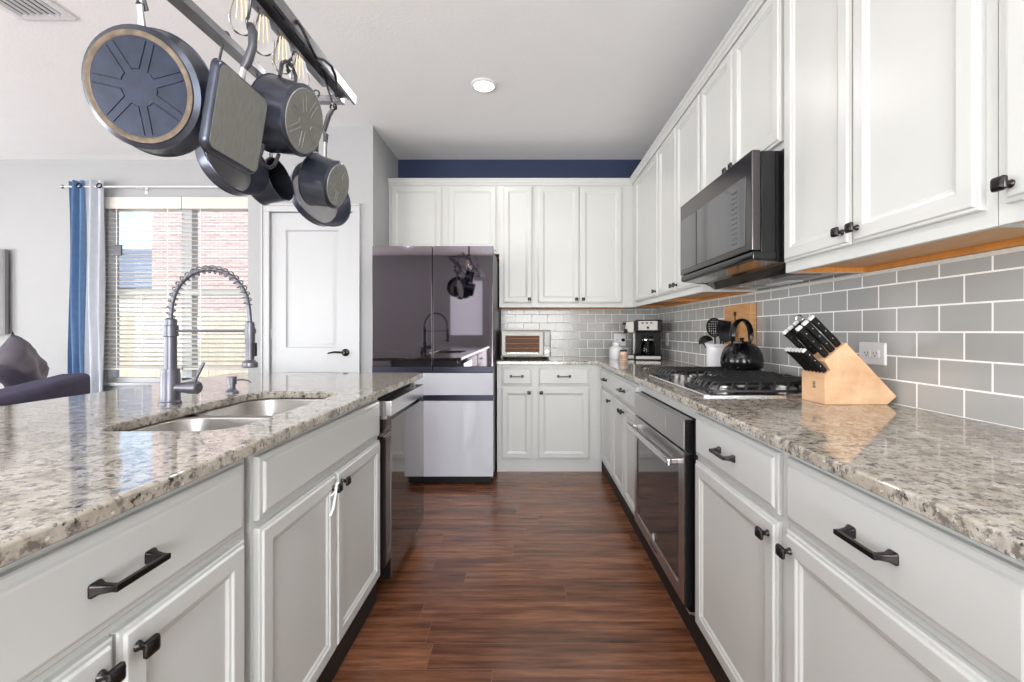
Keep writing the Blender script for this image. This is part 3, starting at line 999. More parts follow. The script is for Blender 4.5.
# spring coil wound round the hose
pp = [Vector(V(x, z)) for x, z in path]
cum = [0]
for a, bq in zip(pp[:-1], pp[1:]):
    cum.append(cum[-1] + (bq - a).length)
def on_path(s):
    for i in range(len(pp) - 1):
        if s <= cum[i + 1]:
            f = (s - cum[i]) / max(1e-9, cum[i + 1] - cum[i])
            return pp[i].lerp(pp[i + 1], f), (pp[i + 1] - pp[i]).normalized()
    return pp[-1], (pp[-1] - pp[-2]).normalized()
L = cum[-1] - .06
coil = []
turns = 21
for i in range(turns * 12 + 1):
    s = L * i / (turns * 12)
    p, tg = on_path(s)
    sy = Vector((0, 1, 0))
    nn = tg.cross(sy).normalized()
    a = 2 * math.pi * i / 12
    coil.append(p + (nn * math.cos(a) + sy * math.sin(a)) * .0125)
local(MB().tube(coil, .0019, 6), 'spring', M['faucet'], t)
local(MB().lathe(((.001, .145), (.0125, .145), (.0125, .2), (.0145, .21), (.0145, .25), (.013, .272), (.008, .276), (.001, .276)), Matrix.Translation((FX + .266, FY, ZC)), 20).lathe(((.001, .122), (.022, .122), (.024, .128), (.023, .138), (.0125, .148), (.001, .148)), Matrix.Translation((FX + .266, FY, ZC)), 24), 'spray_head', M['faucet'], t)
local(MB().box(FX + .278, FX + .287, FY - .006, FY + .006, ZC + .16, ZC + .205, .003), 'spray_trigger', M['black_plastic'], t)
local(MB().tube([V(.012, .244), V(.25, .244)], .0042, 10).lathe(((.0148, .236), (.0175, .236), (.0175, .252), (.0148, .252)), Matrix.Translation((FX + .266, FY, ZC)), 20, False, False), 'support_arm', M['faucet'], t)

t = thing('soap_dispenser', 'small grey soap pump in the island worktop behind the sink', 'soap dispenser', (-1.16, 1.755, ZC))
mt = Matrix.Translation((-1.16, 1.755, ZC))
local(MB().lathe(((.001, 0), (.024, 0), (.024, .005), (.017, .011), (.0125, .018), (.0125, .034), (.001, .034)), mt, 20), 'collar', M['faucet'], t)
local(MB().lathe(((.001, .034), (.0165, .034), (.0165, .062), (.015, .065), (.001, .065)), mt, 20), 'pump_head', M['faucet'], t)
local(MB().tube([(-1.15, 1.755, ZC + .052), (-1.115, 1.755, ZC + .053), (-1.095, 1.755, ZC + .048), (-1.085, 1.755, ZC + .041)], [.004, .0035, .003, .003], 8), 'spout', M['faucet'], t)

# ------------------------------------------------------------------ dishwasher (island run, faces +X)
t = thing('dishwasher', 'dark mirror front dishwasher set in the end of the island', 'dishwasher', (XI - .02, 1.925, 0), R(90))
W = .605
MB().box(.004, W - .004, .02, .54, .10, .868).build('tub', M['black_plastic'], t, smooth=0)
MB().box(.0, W, -.056, .016, .085, .775, .003).build('door_panel', M['dish_glass'], t)
MB().box(.0, W, -.056, .016, .790, .855, .003).build('control_strip', M['steel_bright'], t)
MB().box(.004, W - .004, -.034, .016, .775, .790).build('pocket_handle', M['steel'], t, smooth=0)
MB().box(.47, .56, -.066, -.034, .777, .788, .003).build('latch', M['black_plastic'], t)
MB().box(.004, W - .004, .06, .075, .0, .10).build('kick_plate', M['black_rubber'], t, smooth=0)

# ------------------------------------------------------------------ refrigerator
FRX0, FRX1, FRY = -1.158, -.252, 3.34
t = thing('refrigerator', 'tall refrigerator with mirrored charcoal upper doors and white drawers', 'refrigerator', (-.705, 3.8, 0))
local(MB().box(FRX0 + .004, FRX1 - .004, FRY + .062, 4.20, .03, 1.775, .004), 'body', M['fridge_side'], t)
xs = -.7056
for x0, x1, nm in ((FRX0, xs - .003, 'door'), (xs + .003, FRX1, 'door')):
    dd = local(MB().box(x0, x1, FRY + .004, FRY + .058, .89, 1.794, .003), nm, M['fridge_side'], t)
    local(MB().box(x0 + .001, x1 - .001, FRY, FRY + .006, .891, 1.793, .0015), 'mirror_panel', M['mirror_charcoal'], dd)
    local(MB().box(x0, x1, FRY - .002, FRY + .05, .846, .889, .002), 'grip_strip', M['fridge_navy'], dd)
dr = local(MB().box(FRX0, FRX1, FRY, FRY + .058, .676, .842, .004), 'drawer', M['fridge_white'], t)
local(MB().box(FRX0, FRX1, FRY + .022, FRY + .058, .632, .674), 'grip_recess', M['fridge_navy'], t)
dr = local(MB().box(FRX0, FRX1, FRY, FRY + .058, .066, .632, .004), 'drawer', M['fridge_white'], t)
local(MB().box(FRX0 + .02, FRX1 - .02, FRY + .03, FRY + .08, .012, .064), 'grille', M['black_plastic'], t)
for x in (FRX0 + .08, FRX1 - .08):
    local(MB().lathe(((.001, 0), (.022, 0), (.022, .014), (.012, .016), (.012, .035), (.001, .035)), Matrix.Translation((x, FRY + .1, 0)), 14), 'foot', M['black_plastic'], t)
    local(MB().lathe(((.001, 0), (.022, 0), (.022, .014), (.012, .016), (.012, .035), (.001, .035)), Matrix.Translation((x, 4.1, 0)), 14), 'foot', M['black_plastic'], t)

# ------------------------------------------------------------------ oven (right run)
OY1, OW = 2.405, .79
t = thing('built_in_oven', 'built in stainless steel oven below the cooktop', 'oven', (XR + .02, OY1, 0), R(-90))
MB().box(.012, OW - .012, .02, .56, .128, .828).build('oven_box', M['black_plastic'], t, smooth=0)
MB().box(.0, OW, -.004, .02, .125, .832, .002).build('trim_frame', M['black_rubber'], t)
MB().box(.004, OW - .034, -.040, -.004, .716, .830, .003).build('control_panel', M['steel'], t)
d = MB()
x0, x1, z0, z1 = .004, OW - .034, .140, .706
d.loft([rect_loop(x0, x1, z0, z1, i, y) for i, y in ((0, -.006), (0, -.036), (.004, -.040), (.055, -.040), (.060, -.035))], True, False)
door = d.build('door', M['steel'], t, smooth=30)
MB().box(x0 + .055, x1 - .055, -.0365, -.030, z0 + .055, z1 - .055).build('window', M['oven_glass'], door, smooth=0)
hb = MB().box(.03, OW - .075, -.088, -.068, .642, .672, .007)
hb.box(.05, .075, -.072, -.038, .647, .667, .003).box(OW - .12, OW - .095, -.072, -.038, .647, .667, .003)
hb.build('handle', M['steel_bright'], door)
MB().lathe(((.001, 0), (.016, 0), (.016, .0015), (.001, .0015)), Matrix.Translation((x0 + .36, -.0402, z0 + .075)) @ Matrix.Rotation(R(90), 4, 'X'), 20).build('badge', M['white_plastic'], door)
MB().box(x1 + .0003, x1 + .012, -.038, -.005, .140, .830, .001).build('side_trim', M['black_gloss'], t)
MB().box(0, OW, -.030, 0, .128, .138, .001).build('vent_strip', M['steel_bright'], t)
# touch icons on the control panel's dark display and the faint maker's lettering
MB().box(.24, .54, -.0406, -.0400, .748, .800).build('display', M['steel'], t, smooth=0)
def lettering(txt, par, loc, size, mat, rot=(R(90), 0, 0), ext=.0003):
    cu = bpy.data.curves.new('lettering', 'FONT')
    cu.body = txt
    cu.size = size
    cu.extrude = ext
    cu.align_x = 'CENTER'
    cu.align_y = 'CENTER'
    cu.materials.append(mat)
    o = bpy.data.objects.new('lettering', cu)
    COL.objects.link(o)
    me = bpy.data.meshes.new_from_object(o)
    bpy.data.objects.remove(o)
    o = bpy.data.objects.new('lettering', me)
    COL.objects.link(o)
    o.location = loc
    o.rotation_euler = rot
    o.parent = par
    return o
lettering('Whirlpool', door, (x0 + .36, -.0404, z0 + .028), .026, M['steel_dark'])

# ------------------------------------------------------------------ microwave (above the cooktop)
t = thing('microwave', 'black over the range microwave under the short wall cabinet', 'microwave', (XU + .02, 2.378, 1.42), R(-90))
W = .757
MB().box(.004, W - .004, -.085, .305, .012, .395, .003).build('body', M['black_gloss'], t)
# side and underside
MB().prism([(-.112, .012), (-.108, -.004), (.015, -.012), (.06, -.044), (.292, -.047), (.292, .012)], lambda u, v, dd: (dd, u, v), .004, W - .004, .003).build('underside', M['black_gloss'], t)
d = MB().box(0, W, -.122, -.088, .03, .398, .006)
door = d.build('door', M['steel_dark'], t)
MB().box(.02, W - .045, -.1235, -.121, .055, .315, .0008).build('window', M['micro_glass'], door, smooth=0)
MB().box(W * .30, W * .30 + .006, -.1245, -.123, .055, .315).build('door_seam', M['black_plastic'], door, smooth=0)
k = MB()
for r_ in range(11):
    for c_ in range(2):
        k.box(W - .155 + c_ * .026, W - .140 + c_ * .026, -.1246, -.1234, .075 + r_ * .020, .081 + r_ * .020)
k.build('touch_keys', M['handle_grey'], t, smooth=0)
MB().box(0, W, -.118, -.02, -.002, .028, .006).build('lower_lip', M['black_gloss'], t)
g = MB()
g2 = MB()
for i in range(9):
    g.box(.08 + i * .018, .088 + i * .018, .08, .20, -.0495, -.046)
    g2.box(.50 + i * .018, .508 + i * .018, .08, .20, -.0495, -.046)
g.build('grease_filter', M['steel'], t, smooth=0)
g2.build('grease_filter', M['steel'], t, smooth=0)

MB().box(.27, .46, .19, .25, -.0495, -.046, .001).build('lamp_cover', M['white_plastic'], t)

# ------------------------------------------------------------------ cooktop
CX0, CX1, CY0, CY1 = .655, 1.175, 1.645, 2.415
t = thing('gas_cooktop', 'gas cooktop with black cast iron grates set on the granite', 'cooktop', (.915, 2.03, ZC))
tray = MB().loft([[(x, y, z) for x, y in rrect(CX0 + i, CX1 - i, CY0 + i, CY1 - i, .02, 4)] for i, z in ((0, ZC + .0002), (0, ZC + .006), (.005, ZC + .010), (.02, ZC + .008))])
local(tray, 'tray', M['steel_bright'], t)
burners = [(.80, 1.82, .042), (1.05, 1.82, .036), (.80, 2.25, .036), (1.05, 2.25, .042), (1.00, 2.03, .052)]
for bx, by, br in burners:
    bb = local(MB().lathe(((.001, 0), (br + .012, 0), (br + .010, .006), (br, .010), (br, .016), (.001, .016)), Matrix.Translation((bx, by, ZC + .008)), 24), 'burner', M['steel'], t)
    local(MB().lathe(((.001, .0), (br - .004, 0), (br - .002, .004), (br - .006, .009), (.001, .010)), Matrix.Translation((bx, by, ZC + .0242)), 24), 'burner_cap', M['cast_iron'], bb)
def grate(x0, x1, y0, y1, nbar):
    m = MB()
    zt = ZC + .054
    bw = .006
    for xa in (x0, x1):
        m.box(xa - bw, xa + bw, y0, y1, zt - .040, zt - .028, .002)
    for ya in (y0, y1):
        m.box(x0, x1, ya - bw, ya + bw, zt - .040, zt - .030, .002)
    for i in range(nbar):
        yy = y0 + (y1 - y0) * (i + .5) / nbar
        # bowed finger bar running front to back
        pts = [(x0, yy, zt - .034), (x0 + .02, yy, zt - .006), (x0 + .06, yy, zt - .004), ((x0 + x1) / 2, yy, zt - .005), (x1 - .06, yy, zt - .004), (x1 - .02, yy, zt - .006), (x1, yy, zt - .034)]
        m.tube(pts, .0052, 8, flat=1.1)
    n = 9
    for i in range(n):
        xx = x0 + (x1 - x0) * (i + .5) / n
        for ya, s in ((y0, 1), (y1, -1)):
            m.tube([(xx, ya, zt - .034), (xx + .010, ya + s * .006, zt - .014), (xx + .014, ya + s * .02, zt - .006), (xx + .014, ya + s * .06, zt - .004)], .0048, 8)
    for xa in (x0, x1):
        for ya in (y0, y1):
            m.box(xa - .008, xa + .008, ya - .008, ya + .008, ZC + .0085, zt - .030, .002)
    return m
local(grate(CX0 + .03, CX1 - .02, CY0 + .02, CY0 + .265, 5), 'grate', M['cast_iron'], t)
local(grate(CX0 + .175, CX1 - .02, CY0 + .275, CY0 + .495, 5), 'grate', M['cast_iron'], t)
local(grate(CX0 + .03, CX1 - .02, CY0 + .505, CY1 - .02, 5), 'grate', M['cast_iron'], t)
for i in range(5):
    kx, ky = CX0 + .060 + (.055 if i % 2 else 0), CY0 + .30 + i * .0425
    kk = MB().lathe(((.001, 0), (.021, 0), (.021, .004), (.0175, .007), (.0165, .026), (.014, .029), (.001, .029)), Matrix.Translation((kx, ky, ZC + .0085)), 20)
    kk.box(kx - .016, kx + .016, ky - .003, ky + .003, ZC + .034, ZC + .041, .001)
    local(kk, 'control_knob', M['panel_steel'], t)

# ------------------------------------------------------------------ kettle on the rear grate
KX, KY, KZ = 1.078, 2.235, ZC + .0553
t = thing('kettle', 'round black kettle with a loop handle on the rear of the cooktop', 'kettle', (KX, KY, KZ), R(26))
t.scale = (.94, .94, 1.04)
MB().lathe(((.001, 0), (.088, 0), (.101, .006), (.106, .024), (.105, .05), (.098, .078), (.083, .102), (.060, .119), (.034, .127), (.001, .128)), None, 36).build('body', M['kettle'], t)
MB().lathe(((.001, .1255), (.036, .1255), (.034, .131), (.010, .134), (.009, .139), (.013, .143), (.011, .149), (.001, .150)), None, 24).build('lid', M['kettle'], t)
pts = []
for i in range(21):
    a = R(-15 + i * 210 / 20)
    pts.append((.072 * math.cos(a), 0, .158 + .077 * math.sin(a)))
pts = [(.062, 0, .112)] + pts + [(-.062, 0, .112)]
MB().tube(pts, [.010, .014] + [.0185] * 19 + [.014, .010] if len(pts) == 23 else [.010, .014] + [.0185] * (len(pts) - 4) + [.014, .010], 12, flat=.42).build('handle', M['kettle'], t)
sp = MB().tube([(-.07, -.02, .07), (-.085, -.035, .095), (-.092, -.045, .125)], [.022, .019, .017], 14)
sp.build('spout', M['kettle'], t)
MB().tube([(-.092 + .017 * math.cos(R(q)), -.047 + .017 * math.sin(R(q)), .128) for q in range(0, 360, 24)], .0035, 8, closed=True).build('spout_ring', M['steel'], t)

# ------------------------------------------------------------------ utensil crock and its tools
UX, UY = 1.113, 2.60
t = thing('utensil_crock', 'white ceramic utensil crock behind the black kettle', 'crock', (UX, UY, ZC))
MB().lathe(((.001, 0), (.060, 0), (.062, .004), (.062, .150), (.068, .158), (.070, .168), (.066, .170), (.058, .168), (.056, .02), (.001, .018)), None, 32).build('pot', M['white_ceramic'], t)
def utensil(name, label, base, tip, head):
    t = thing(name, label, 'utensil', base)
    bv, tv = Vector(base), Vector(tip)
    d = (tv - bv)
    local(MB().tube([bv, bv + d * .5, tv], [.006, .0055, .005], 8), 'handle', M['black_plastic'], t)
    z = d.normalized()
    x = Vector((0, -1, 0)) - z * Vector((0, -1, 0)).dot(z)
    x = (x + Vector((-.75, 0, 0))).normalized()
    x = (x - z * x.dot(z)).normalized()
    y = z.cross(x)
    m = Matrix((x, y, z)).transposed().to_4x4()
    m.translation = tv
    local(head(m @ Matrix.Scale(1.2, 4)), 'head', M['black_plastic'], t)
    return t
def h_slotted(m):
    k = MB()
    # perforated oval: ring plus lattice
    pts = [m @ Vector((0, .034 * math.cos(R(a)), .042 + .044 * math.sin(R(a)))) for a in range(0, 360, 15)]
    k.tube(pts, .0055, 8, closed=True)
    for i in range(-3, 4):
        yy = i * .0095
        hh = .040 * math.sqrt(max(0, 1 - (yy / .034) ** 2))
        k.tube([m @ Vector((0, yy, .042 - hh)), m @ Vector((0, yy, .042 + hh))], .0034, 6)
    for i in range(-3, 4):
        zz = .042 + i * .0115
        hh = .032 * math.sqrt(max(0, 1 - ((zz - .042) / .044) ** 2))
        k.tube([m @ Vector((0, -hh, zz)), m @ Vector((0, hh, zz))], .0034, 6)
    return k
def h_spoon(m):
    k = MB()
    lo = []
    for i in range(9):
        s = i / 8
        wd = .031 * math.sin(math.pi * (.08 + .9 * s) ** .85) + .003
        dp = -.012 * math.sin(math.pi * s)
        lo.append([m @ Vector((dp + .004 * math.sin(2 * math.pi * q / 12) + .010 * (math.cos(2 * math.pi * q / 12) ** 2), wd * math.cos(2 * math.pi * q / 12), .092 * s)) for q in range(12)])
    return k.loft(lo)
def h_ladle(m):
    k = MB()
    k.lathe(((.001, 0), (.018, .004), (.03, .016), (.036, .034), (.0345, .034), (.028, .017), (.016, .007), (.001, .004)), m @ Matrix.Translation((-.01, .02, .03)) @ Matrix.Rotation(R(165), 4, 'X'), 20)
    return k.tube([m @ Vector((0, 0, 0)), m @ Vector((-.004, .02, .02))], .005, 8)
def h_turner(m):
    k = MB()
    lo = []
    for s, wd in ((0, .006), (.02, .02), (.045, .031), (.09, .035), (.094, .032)):
        lo.append([m @ Vector((x, y, s)) for x, y in ((-.0025, -wd), (.0025, -wd), (.0025, wd), (-.0025, wd))])
    return k.loft(lo)
gp = 'kitchen utensils in the white crock'
for nm, lb, b0, tp, hd in (
    ('slotted_spoon', 'black perforated skimmer standing tallest in the white crock', (UX + .0, UY + .02, ZC + .03), (1.092, 2.59, ZC + .215), h_slotted),
    ('serving_spoon', 'solid black spoon with a broad bowl in the white crock', (UX - .02, UY - .01, ZC + .03), (1.118, 2.53, ZC + .185), h_spoon),
    ('ladle', 'black ladle hooked low over the crock beside the wall', (UX + .02, UY, ZC + .03), (1.045, 2.64, ZC + .172), h_ladle),
    ('turner', 'black flat turner behind the skimmer in the white crock', (UX - .01, UY + .01, ZC + .03), (1.142, 2.615, ZC + .195), h_turner)):
    utensil(nm, lb, b0, tp, hd)['group'] = gp

# ------------------------------------------------------------------ cutting board, outlets
t = thing('cutting_board', 'thick maple cutting board leaning upright on the tiles behind the kettle', 'cutting board', (1.21, 2.5, ZC))
local(MB().box(1.191, 1.2275, 2.38, 2.69, ZC + .0005, 1.308, .004), 'board', M['board_wood'], t)
local(MB().tube([(1.188 , 2.545 + .010 * math.cos(R(a)), 1.255 + .010 * math.sin(R(a))) for a in range(0, 360, 24)], .003, 8, closed=True).tube([(1.1885, 2.545, 1.245), (1.1885, 2.545, 1.215)], .003, 8), 'hook', M['black_plastic'], t)

def outlet(label, loc, rot, w, h, sockets, plug=False):
    t = thing('wall_outlet', label, 'outlet', loc, rot, 'white plates on the tiles')
    MB().loft([[(x, y, z) for x, z in rrect(-w / 2 + i, w / 2 - i, -h / 2 + i, h / 2 - i, .006, 3)] for i, y in ((0, 0), (0, -.003), (.004, -.0065))]).build('plate', M['white_plastic'], t)
    for sx, sz in sockets:
        s = MB().loft([[(sx + x, y, sz + z) for x, z in rrect(-.017 + i, .017 - i, -.014 + i, .014 - i, .008, 4)] for i, y in ((0, -.006), (0, -.0085), (.001, -.009))]).build('socket', M['white_plastic'], t)
        q = MB().box(sx - .0075, sx - .0055, -.0094, -.0088, sz - .002, sz + .006).box(sx + .0055, sx + .0075, -.0094, -.0088, sz - .002, sz + .006)
        q.lathe(((.001, 0), (.0025, 0), (.0025, .0006), (.001, .0006)), Matrix.Translation((sx, -.0088, sz - .007)) @ Matrix.Rotation(R(90), 4, 'X'), 10)
        q.build('slots', M['outlet_dark'], s, smooth=0)
    return t
outlet('white horizontal outlet plate behind the knife block', (XW - .008, 1.583, 1.077), R(-90), .122, .080, ((-.020, 0), (.020, 0)))
outlet('small white switch plate on tiles near the coffee maker', (XW - .008, 3.90, 1.085), R(-90), .07, .115, ())
outlet('white outlet plate behind the white bottle with a plug in it', (.885, YW - .008, 1.075), 0, .115, .115, ((-.028, .0), (.028, .0)))
o = MB().lathe(((.001, 0), (.016, 0), (.016, .02), (.009, .03), (.001, .031)), Matrix.Translation((.913, YW - .0172, 1.072)) @ Matrix.Rotation(R(90), 4, 'X'), 16).build('power_plug', M['black_plastic'])
tag(o, 'black power plug pushed into the outlet beside the coffee maker', 'plug')
outlet('white outlet plate low behind the ladle', (XW - .008, 2.70, 1.088), R(-90), .07, .09, ((0, .02), (0, -.02)))

# ------------------------------------------------------------------ knife block with knives
BX, BY = .985, 1.474
t = thing('knife_block', 'pale wooden slanted knife block on the worktop', 'knife block', (BX, BY, ZC))
poly = [(0, 0), (0, .100), (.021, .114), (-.002, .143), (.071, .205), (.239, .027), (.207, 0)]
MB().prism(poly, lambda u, v, dd: (u, dd, v + .0005), 0, .124, .0018).build('block', M['block_wood'], t, smooth=30)
# small dark branded mark of two stick figures
k = MB()
for dy in (.050, .058):
    for p0, p1 in (((dy, .058), (dy, .068)), ((dy - .003, .064), (dy + .003, .064)), ((dy, .058), (dy - .003, .050)), ((dy, .058), (dy + .003, .050))):
        k.tube([(-.0006, p0[0], p0[1]), (-.0006, p1[0], p1[1])], .0008, 5)
    k.sphere((-.0006, dy, .0705), .0018, 8)
k.build('mark', M['outlet_dark'], t)
dv = Vector((-.686, 0, .727))
nv = Vector((.727, 0, .686))
def knife(label, base, L, hw, hd, group, steel=False):
    base = Vector(base)
    t = thing('kitchen_knife' if not steel else 'sharpening_steel', label, 'knife' if not steel else 'sharpening steel', base, 0, group)
    m = Matrix((nv, Vector((0, 1, 0)), dv)).transposed().to_4x4()
    def P(a, y, s):
        return m @ Vector((a, y, s))
    if steel:
        MB().lathe(((.001, 0), (.004, 0), (.004, .02), (.009, .03), (.011, .06), (.010, .10), (.012, .115), (.001, .118)), m, 16).build('handle', M['black_plastic'], t)
        MB().tube([P(.012 * math.cos(R(q)), 0, .128 + .012 * math.sin(R(q))) for q in range(0, 360, 24)], .0028, 8, closed=True).build('ring', M['steel_bright'], t)
        return t
    lo = []
    for s, a, cc in ((.004, .9, 0), (.2, 1.0, .001), (.5, .92, .0), (.8, 1.02, -.001), (.93, 1.12, -.003)):
        lo.append([P(x * a + cc, y, L * s) for x, y in rrect(-hd, hd, -hw, hw, hw * .5, 3)])
    hdl = MB().loft(lo).build('handle', M['black_plastic'], t)
    lo = [[P(x - .003, y, L * s) for x, y in rrect(-hd * a, hd * a, -hw * a, hw * a, hw * .5, 3)] for s, a in ((.931, 1.02), (.985, 1.0), (1.0, .84))]
    MB().loft(lo).build('end_cap', M['cap_steel'], t)
    k = MB()
    for s in (.25, .5, .75):
        k.lathe(((.0001, 0), (.0022, 0), (.0018, .0006), (.0001, .0008)), Matrix.Translation(P(0, -hw, L * s)) @ Matrix.Rotation(R(90), 4, 'X'), 8)
    k.build('rivets', M['steel_bright'], t)
    MB().prism([(-hd * .8, -.05), (hd * .8, -.05), (hd * .8, .004), (-hd * .8, .004)], lambda u, v, dd: P(u, dd, v), -.0009, .0009).build('blade', M['steel_bright'], t, smooth=0)
    return t
A, B_ = Vector((-.002, 0, .143)), Vector((.071, 0, .205))
lbl = [('topmost', .84), ('middle', .56), ('lowest', .28)]
for row, f in lbl:
    p = A.lerp(B_, f) + Vector((BX, BY + .020, ZC))
    knife('large black handled knife in the block, %s of the row towards the outlet side' % row, p, .136, .0065, .0105, 'large knives in the wooden block')
for row, f in (('topmost', .64), ('middle', .38), ('lowest', .14)):
    p = A.lerp(B_, f) + Vector((BX, BY + .088, ZC))
    knife('large black handled knife in the block, %s of the row towards the cooktop side' % row, p, .130, .006, .010, 'large knives in the wooden block')
p = A.lerp(B_, .82) + Vector((BX, BY + .088, ZC))
knife('thin round sharpening steel with a ring end in the knife block', p, .12, .006, .01, None, True)
for i, w_ in enumerate(('first', 'second', 'third', 'fourth', 'fifth', 'sixth')):
    p = Vector((BX + .010, BY + .014 + i * .0192, ZC + .108))
    knife('slim steak knife in the low front slots, %s from the camera side' % w_, p, .104, .0048, .0080, 'steak knives in the wooden block')

# ------------------------------------------------------------------ toaster oven
TX0, TX1, TY = -.232, .212, 3.86
t = thing('toaster_oven', 'silver toaster oven with a glass door on the back worktop', 'toaster oven', (-.01, TY, ZC))
z0, z1 = ZC + .014, ZC + .252
local(MB().box(TX0 + .004, TX1 - .004, TY + .008, 4.20, z0, z1, .01), 'body', M['panel_steel'], t)
fr = MB()
a0, a1 = TX0 + .012, TX1 - .066
fr.loft([[(x, TY + y, z) for x, _, z in rect_loop(a0, a1, z0 + .012, z1 - .012, i, 0)] for i, y in ((0, .008), (0, -.012), (.006, -.016), (.036, -.016), (.040, -.008))], True, False)
dr = local(fr, 'door', M['panel_steel'], t, 30)
local(MB().box(a0 + .034, a1 - .034, TY - .0125, TY - .008, z0 + .046, z1 - .046), 'glass', M['toaster_glass'], dr, 0)
k = MB()
for zz in (.082, .122, .165):
    k.box(a0 + .04, a1 - .04, TY - .0135, TY - .0126, z0 + zz - .004, z0 + zz + .004)
local(k, 'rack_bars', M['toaster_inside'], dr, 0)
local(MB().box(a0 + .05, a1 - .05, TY - .04, TY - .026, z0 + .032, z0 + .044, .004).box(a0 + .06, a0 + .07, TY - .03, TY - .014, z0 + .033, z0 + .043).box(a1 - .07, a1 - .06, TY - .03, TY - .014, z0 + .033, z0 + .043), 'handle', M['steel_bright'], dr)
local(MB().box(TX1 - .060, TX1 - .010, TY - .006, TY + .009, z0 + .100, z1 - .012, .003), 'display', M['black_gloss'], t)
local(MB().lathe(((.001, 0), (.016, 0), (.015, .014), (.001, .015)), Matrix.Translation((TX1 - .035, TY + .006, z0 + .050)) @ Matrix.Rotation(R(90), 4, 'X'), 20), 'dial', M['steel_bright'], t)
for x in (TX0 + .04, TX1 - .04):
    for y in (TY + .04, 4.16):
        local(MB().lathe(((.001, 0), (.011, 0), (.013, .015), (.001, .015)), Matrix.Translation((x, y, ZC)), 12), 'foot', M['black_plastic'], t)

# ------------------------------------------------------------------ coffee maker
CMX, CMY = 1.008, 3.80
t = thing('coffee_maker', 'black and silver coffee maker with a glass carafe in the corner', 'coffee maker', (CMX, CMY, ZC), R(-14))
MB().box(-.085, .135, -.08, .16, 0, .045, .012).build('base', M['black_plastic'], t)
MB().box(-.075, .125, -.083, -.078, .008, .034, .002).build('base_trim', M['panel_steel'], t)
MB().box(-.075, .130, .07, .16, .044, .245, .01).build('column', M['black_plastic'], t)
MB().box(-.085, .140, -.085, .165, .235, .338, .014).build('top_housing', M['black_plastic'], t)
MB().box(-.055, .100, -.089, -.084, .250, .328, .002).build('control_panel', M['panel_steel'], t)
k = MB()
for i in range(3):
    k.box(-.03 + i * .035, -.012 + i * .035, -.0915, -.0885, .305, .316)
k.lathe(((.001, 0), (.011, 0), (.010, .008), (.001, .009)), Matrix.Translation((.022, -.088, .272)) @ Matrix.Rotation(R(90), 4, 'X'), 16)
k.build('buttons', M['black_plastic'], t)
# single cup side
MB().box(-.165, -.087, -.02, .15, .225, .328, .010).build('cup_brewer', M['panel_steel'], t)
MB().box(-.185, -.160, -.03, .02, .295, .318, .004).build('brewer_latch', M['black_plastic'], t)
MB().box(-.175, -.145, -.03, .05, .222, .262, .008).build('spout', M['black_plastic'], t)
MB().box(-.160, -.087, -.02, .15, 0, .040, .008).build('cup_stand', M['panel_steel'], t)
MB().box(-.115, -.083, .06, .15, .036, .228, .004).build('side_post', M['black_gloss'], t)
ca = MB().lathe(((.001, 0), (.058, 0), (.066, .01), (.068, .06), (.060, .10), (.046, .128), (.046, .135), (.043, .135), (.043, .126), (.056, .098), (.064, .06), (.062, .012), (.001, .004)), Matrix.Translation((.022, -.01, .046)), 28).build('carafe', M['carafe_glass'], t)
MB().lathe(((.001, 0), (.049, 0), (.047, .018), (.02, .024), (.001, .024)), Matrix.Translation((.022, -.01, .180)), 24).build('carafe_lid', M['black_plastic'], ca)
MB().tube([(.022, -.055, .172), (.022, -.105, .168), (.022, -.112, .14), (.022, -.105, .085), (.022, -.075, .075)], [.008, .009, .009, .008, .006], 10).build('carafe_handle', M['black_plastic'], ca)
MB().lathe(((.0472, 0), (.050, 0), (.050, .012), (.0472, .012)), Matrix.Translation((.022, -.01, .162)), 24, False, False).build('carafe_band', M['steel_bright'], ca)

# jars beside it
o = MB().lathe(((.001, 0), (.060, 0), (.064, .006), (.064, .082), (.057, .10), (.032, .113), (.030, .122), (.034, .124), (.034, .14), (.030, .145), (.001, .146)), Matrix.Translation((.79, 3.93, ZC)), 28).build('white_canister', M['white_ceramic'], loc=(.79, 3.93, ZC))
tag(o, 'rounded white canister standing in front of the plugged outlet', 'canister')
t = thing('candle_jar', 'small blush candle jar with a dark lid in front of the canister', 'candle', (.812, 3.735, ZC))
MB().lathe(((.001, 0), (.030, 0), (.033, .004), (.033, .066), (.030, .072), (.001, .072)), None, 24).build('jar', M['wax'], t)
MB().lathe(((.001, .072), (.031, .072), (.031, .083), (.029, .085), (.001, .085)), None, 24).build('lid', M['outlet_dark'], t)
MB().lathe(((.0333, .012), (.0337, .012), (.0337, .05), (.0333, .05)), None, 24, False, False).build('paper_label', M['cork'], t)

# ------------------------------------------------------------------ recessed light, ceiling vent
t = thing('recessed_light', 'round lit recessed light in the kitchen ceiling', 'ceiling light', (-.283, 2.96, ZCEIL))
MB().lathe(((.066, -.012), (.078, -.010), (.085, -.004), (.086, 0), (.066, 0)), None, 36, False, False).build('trim_ring', M['white_plastic'], t)
MB().lathe(((.001, -.0095), (.066, -.0095), (.066, -.004), (.001, -.004)), None, 32).build('lens', M['lamp_on'], t)
t = thing('ceiling_vent', 'white slatted air vent in the ceiling corner', 'vent', (-2.50, 2.16, ZCEIL))
vw, vl = .15, .17
f = MB()
for x0, x1, y0, y1 in ((-vw, -vw + .035, -vl, vl), (vw - .035, vw, -vl, vl), (-vw + .035, vw - .035, -vl, -vl + .035), (-vw + .035, vw - .035, vl - .035, vl)):
    f.box(x0, x1, y0, y1, -.010, 0, .003)
f.build('frame', M['white_plastic'], t)
MB().box(-vw + .03, vw - .03, -vl + .03, vl - .03, -.002, -.0005).build('backing', M['outlet_dark'], t, smooth=0)
s = MB()
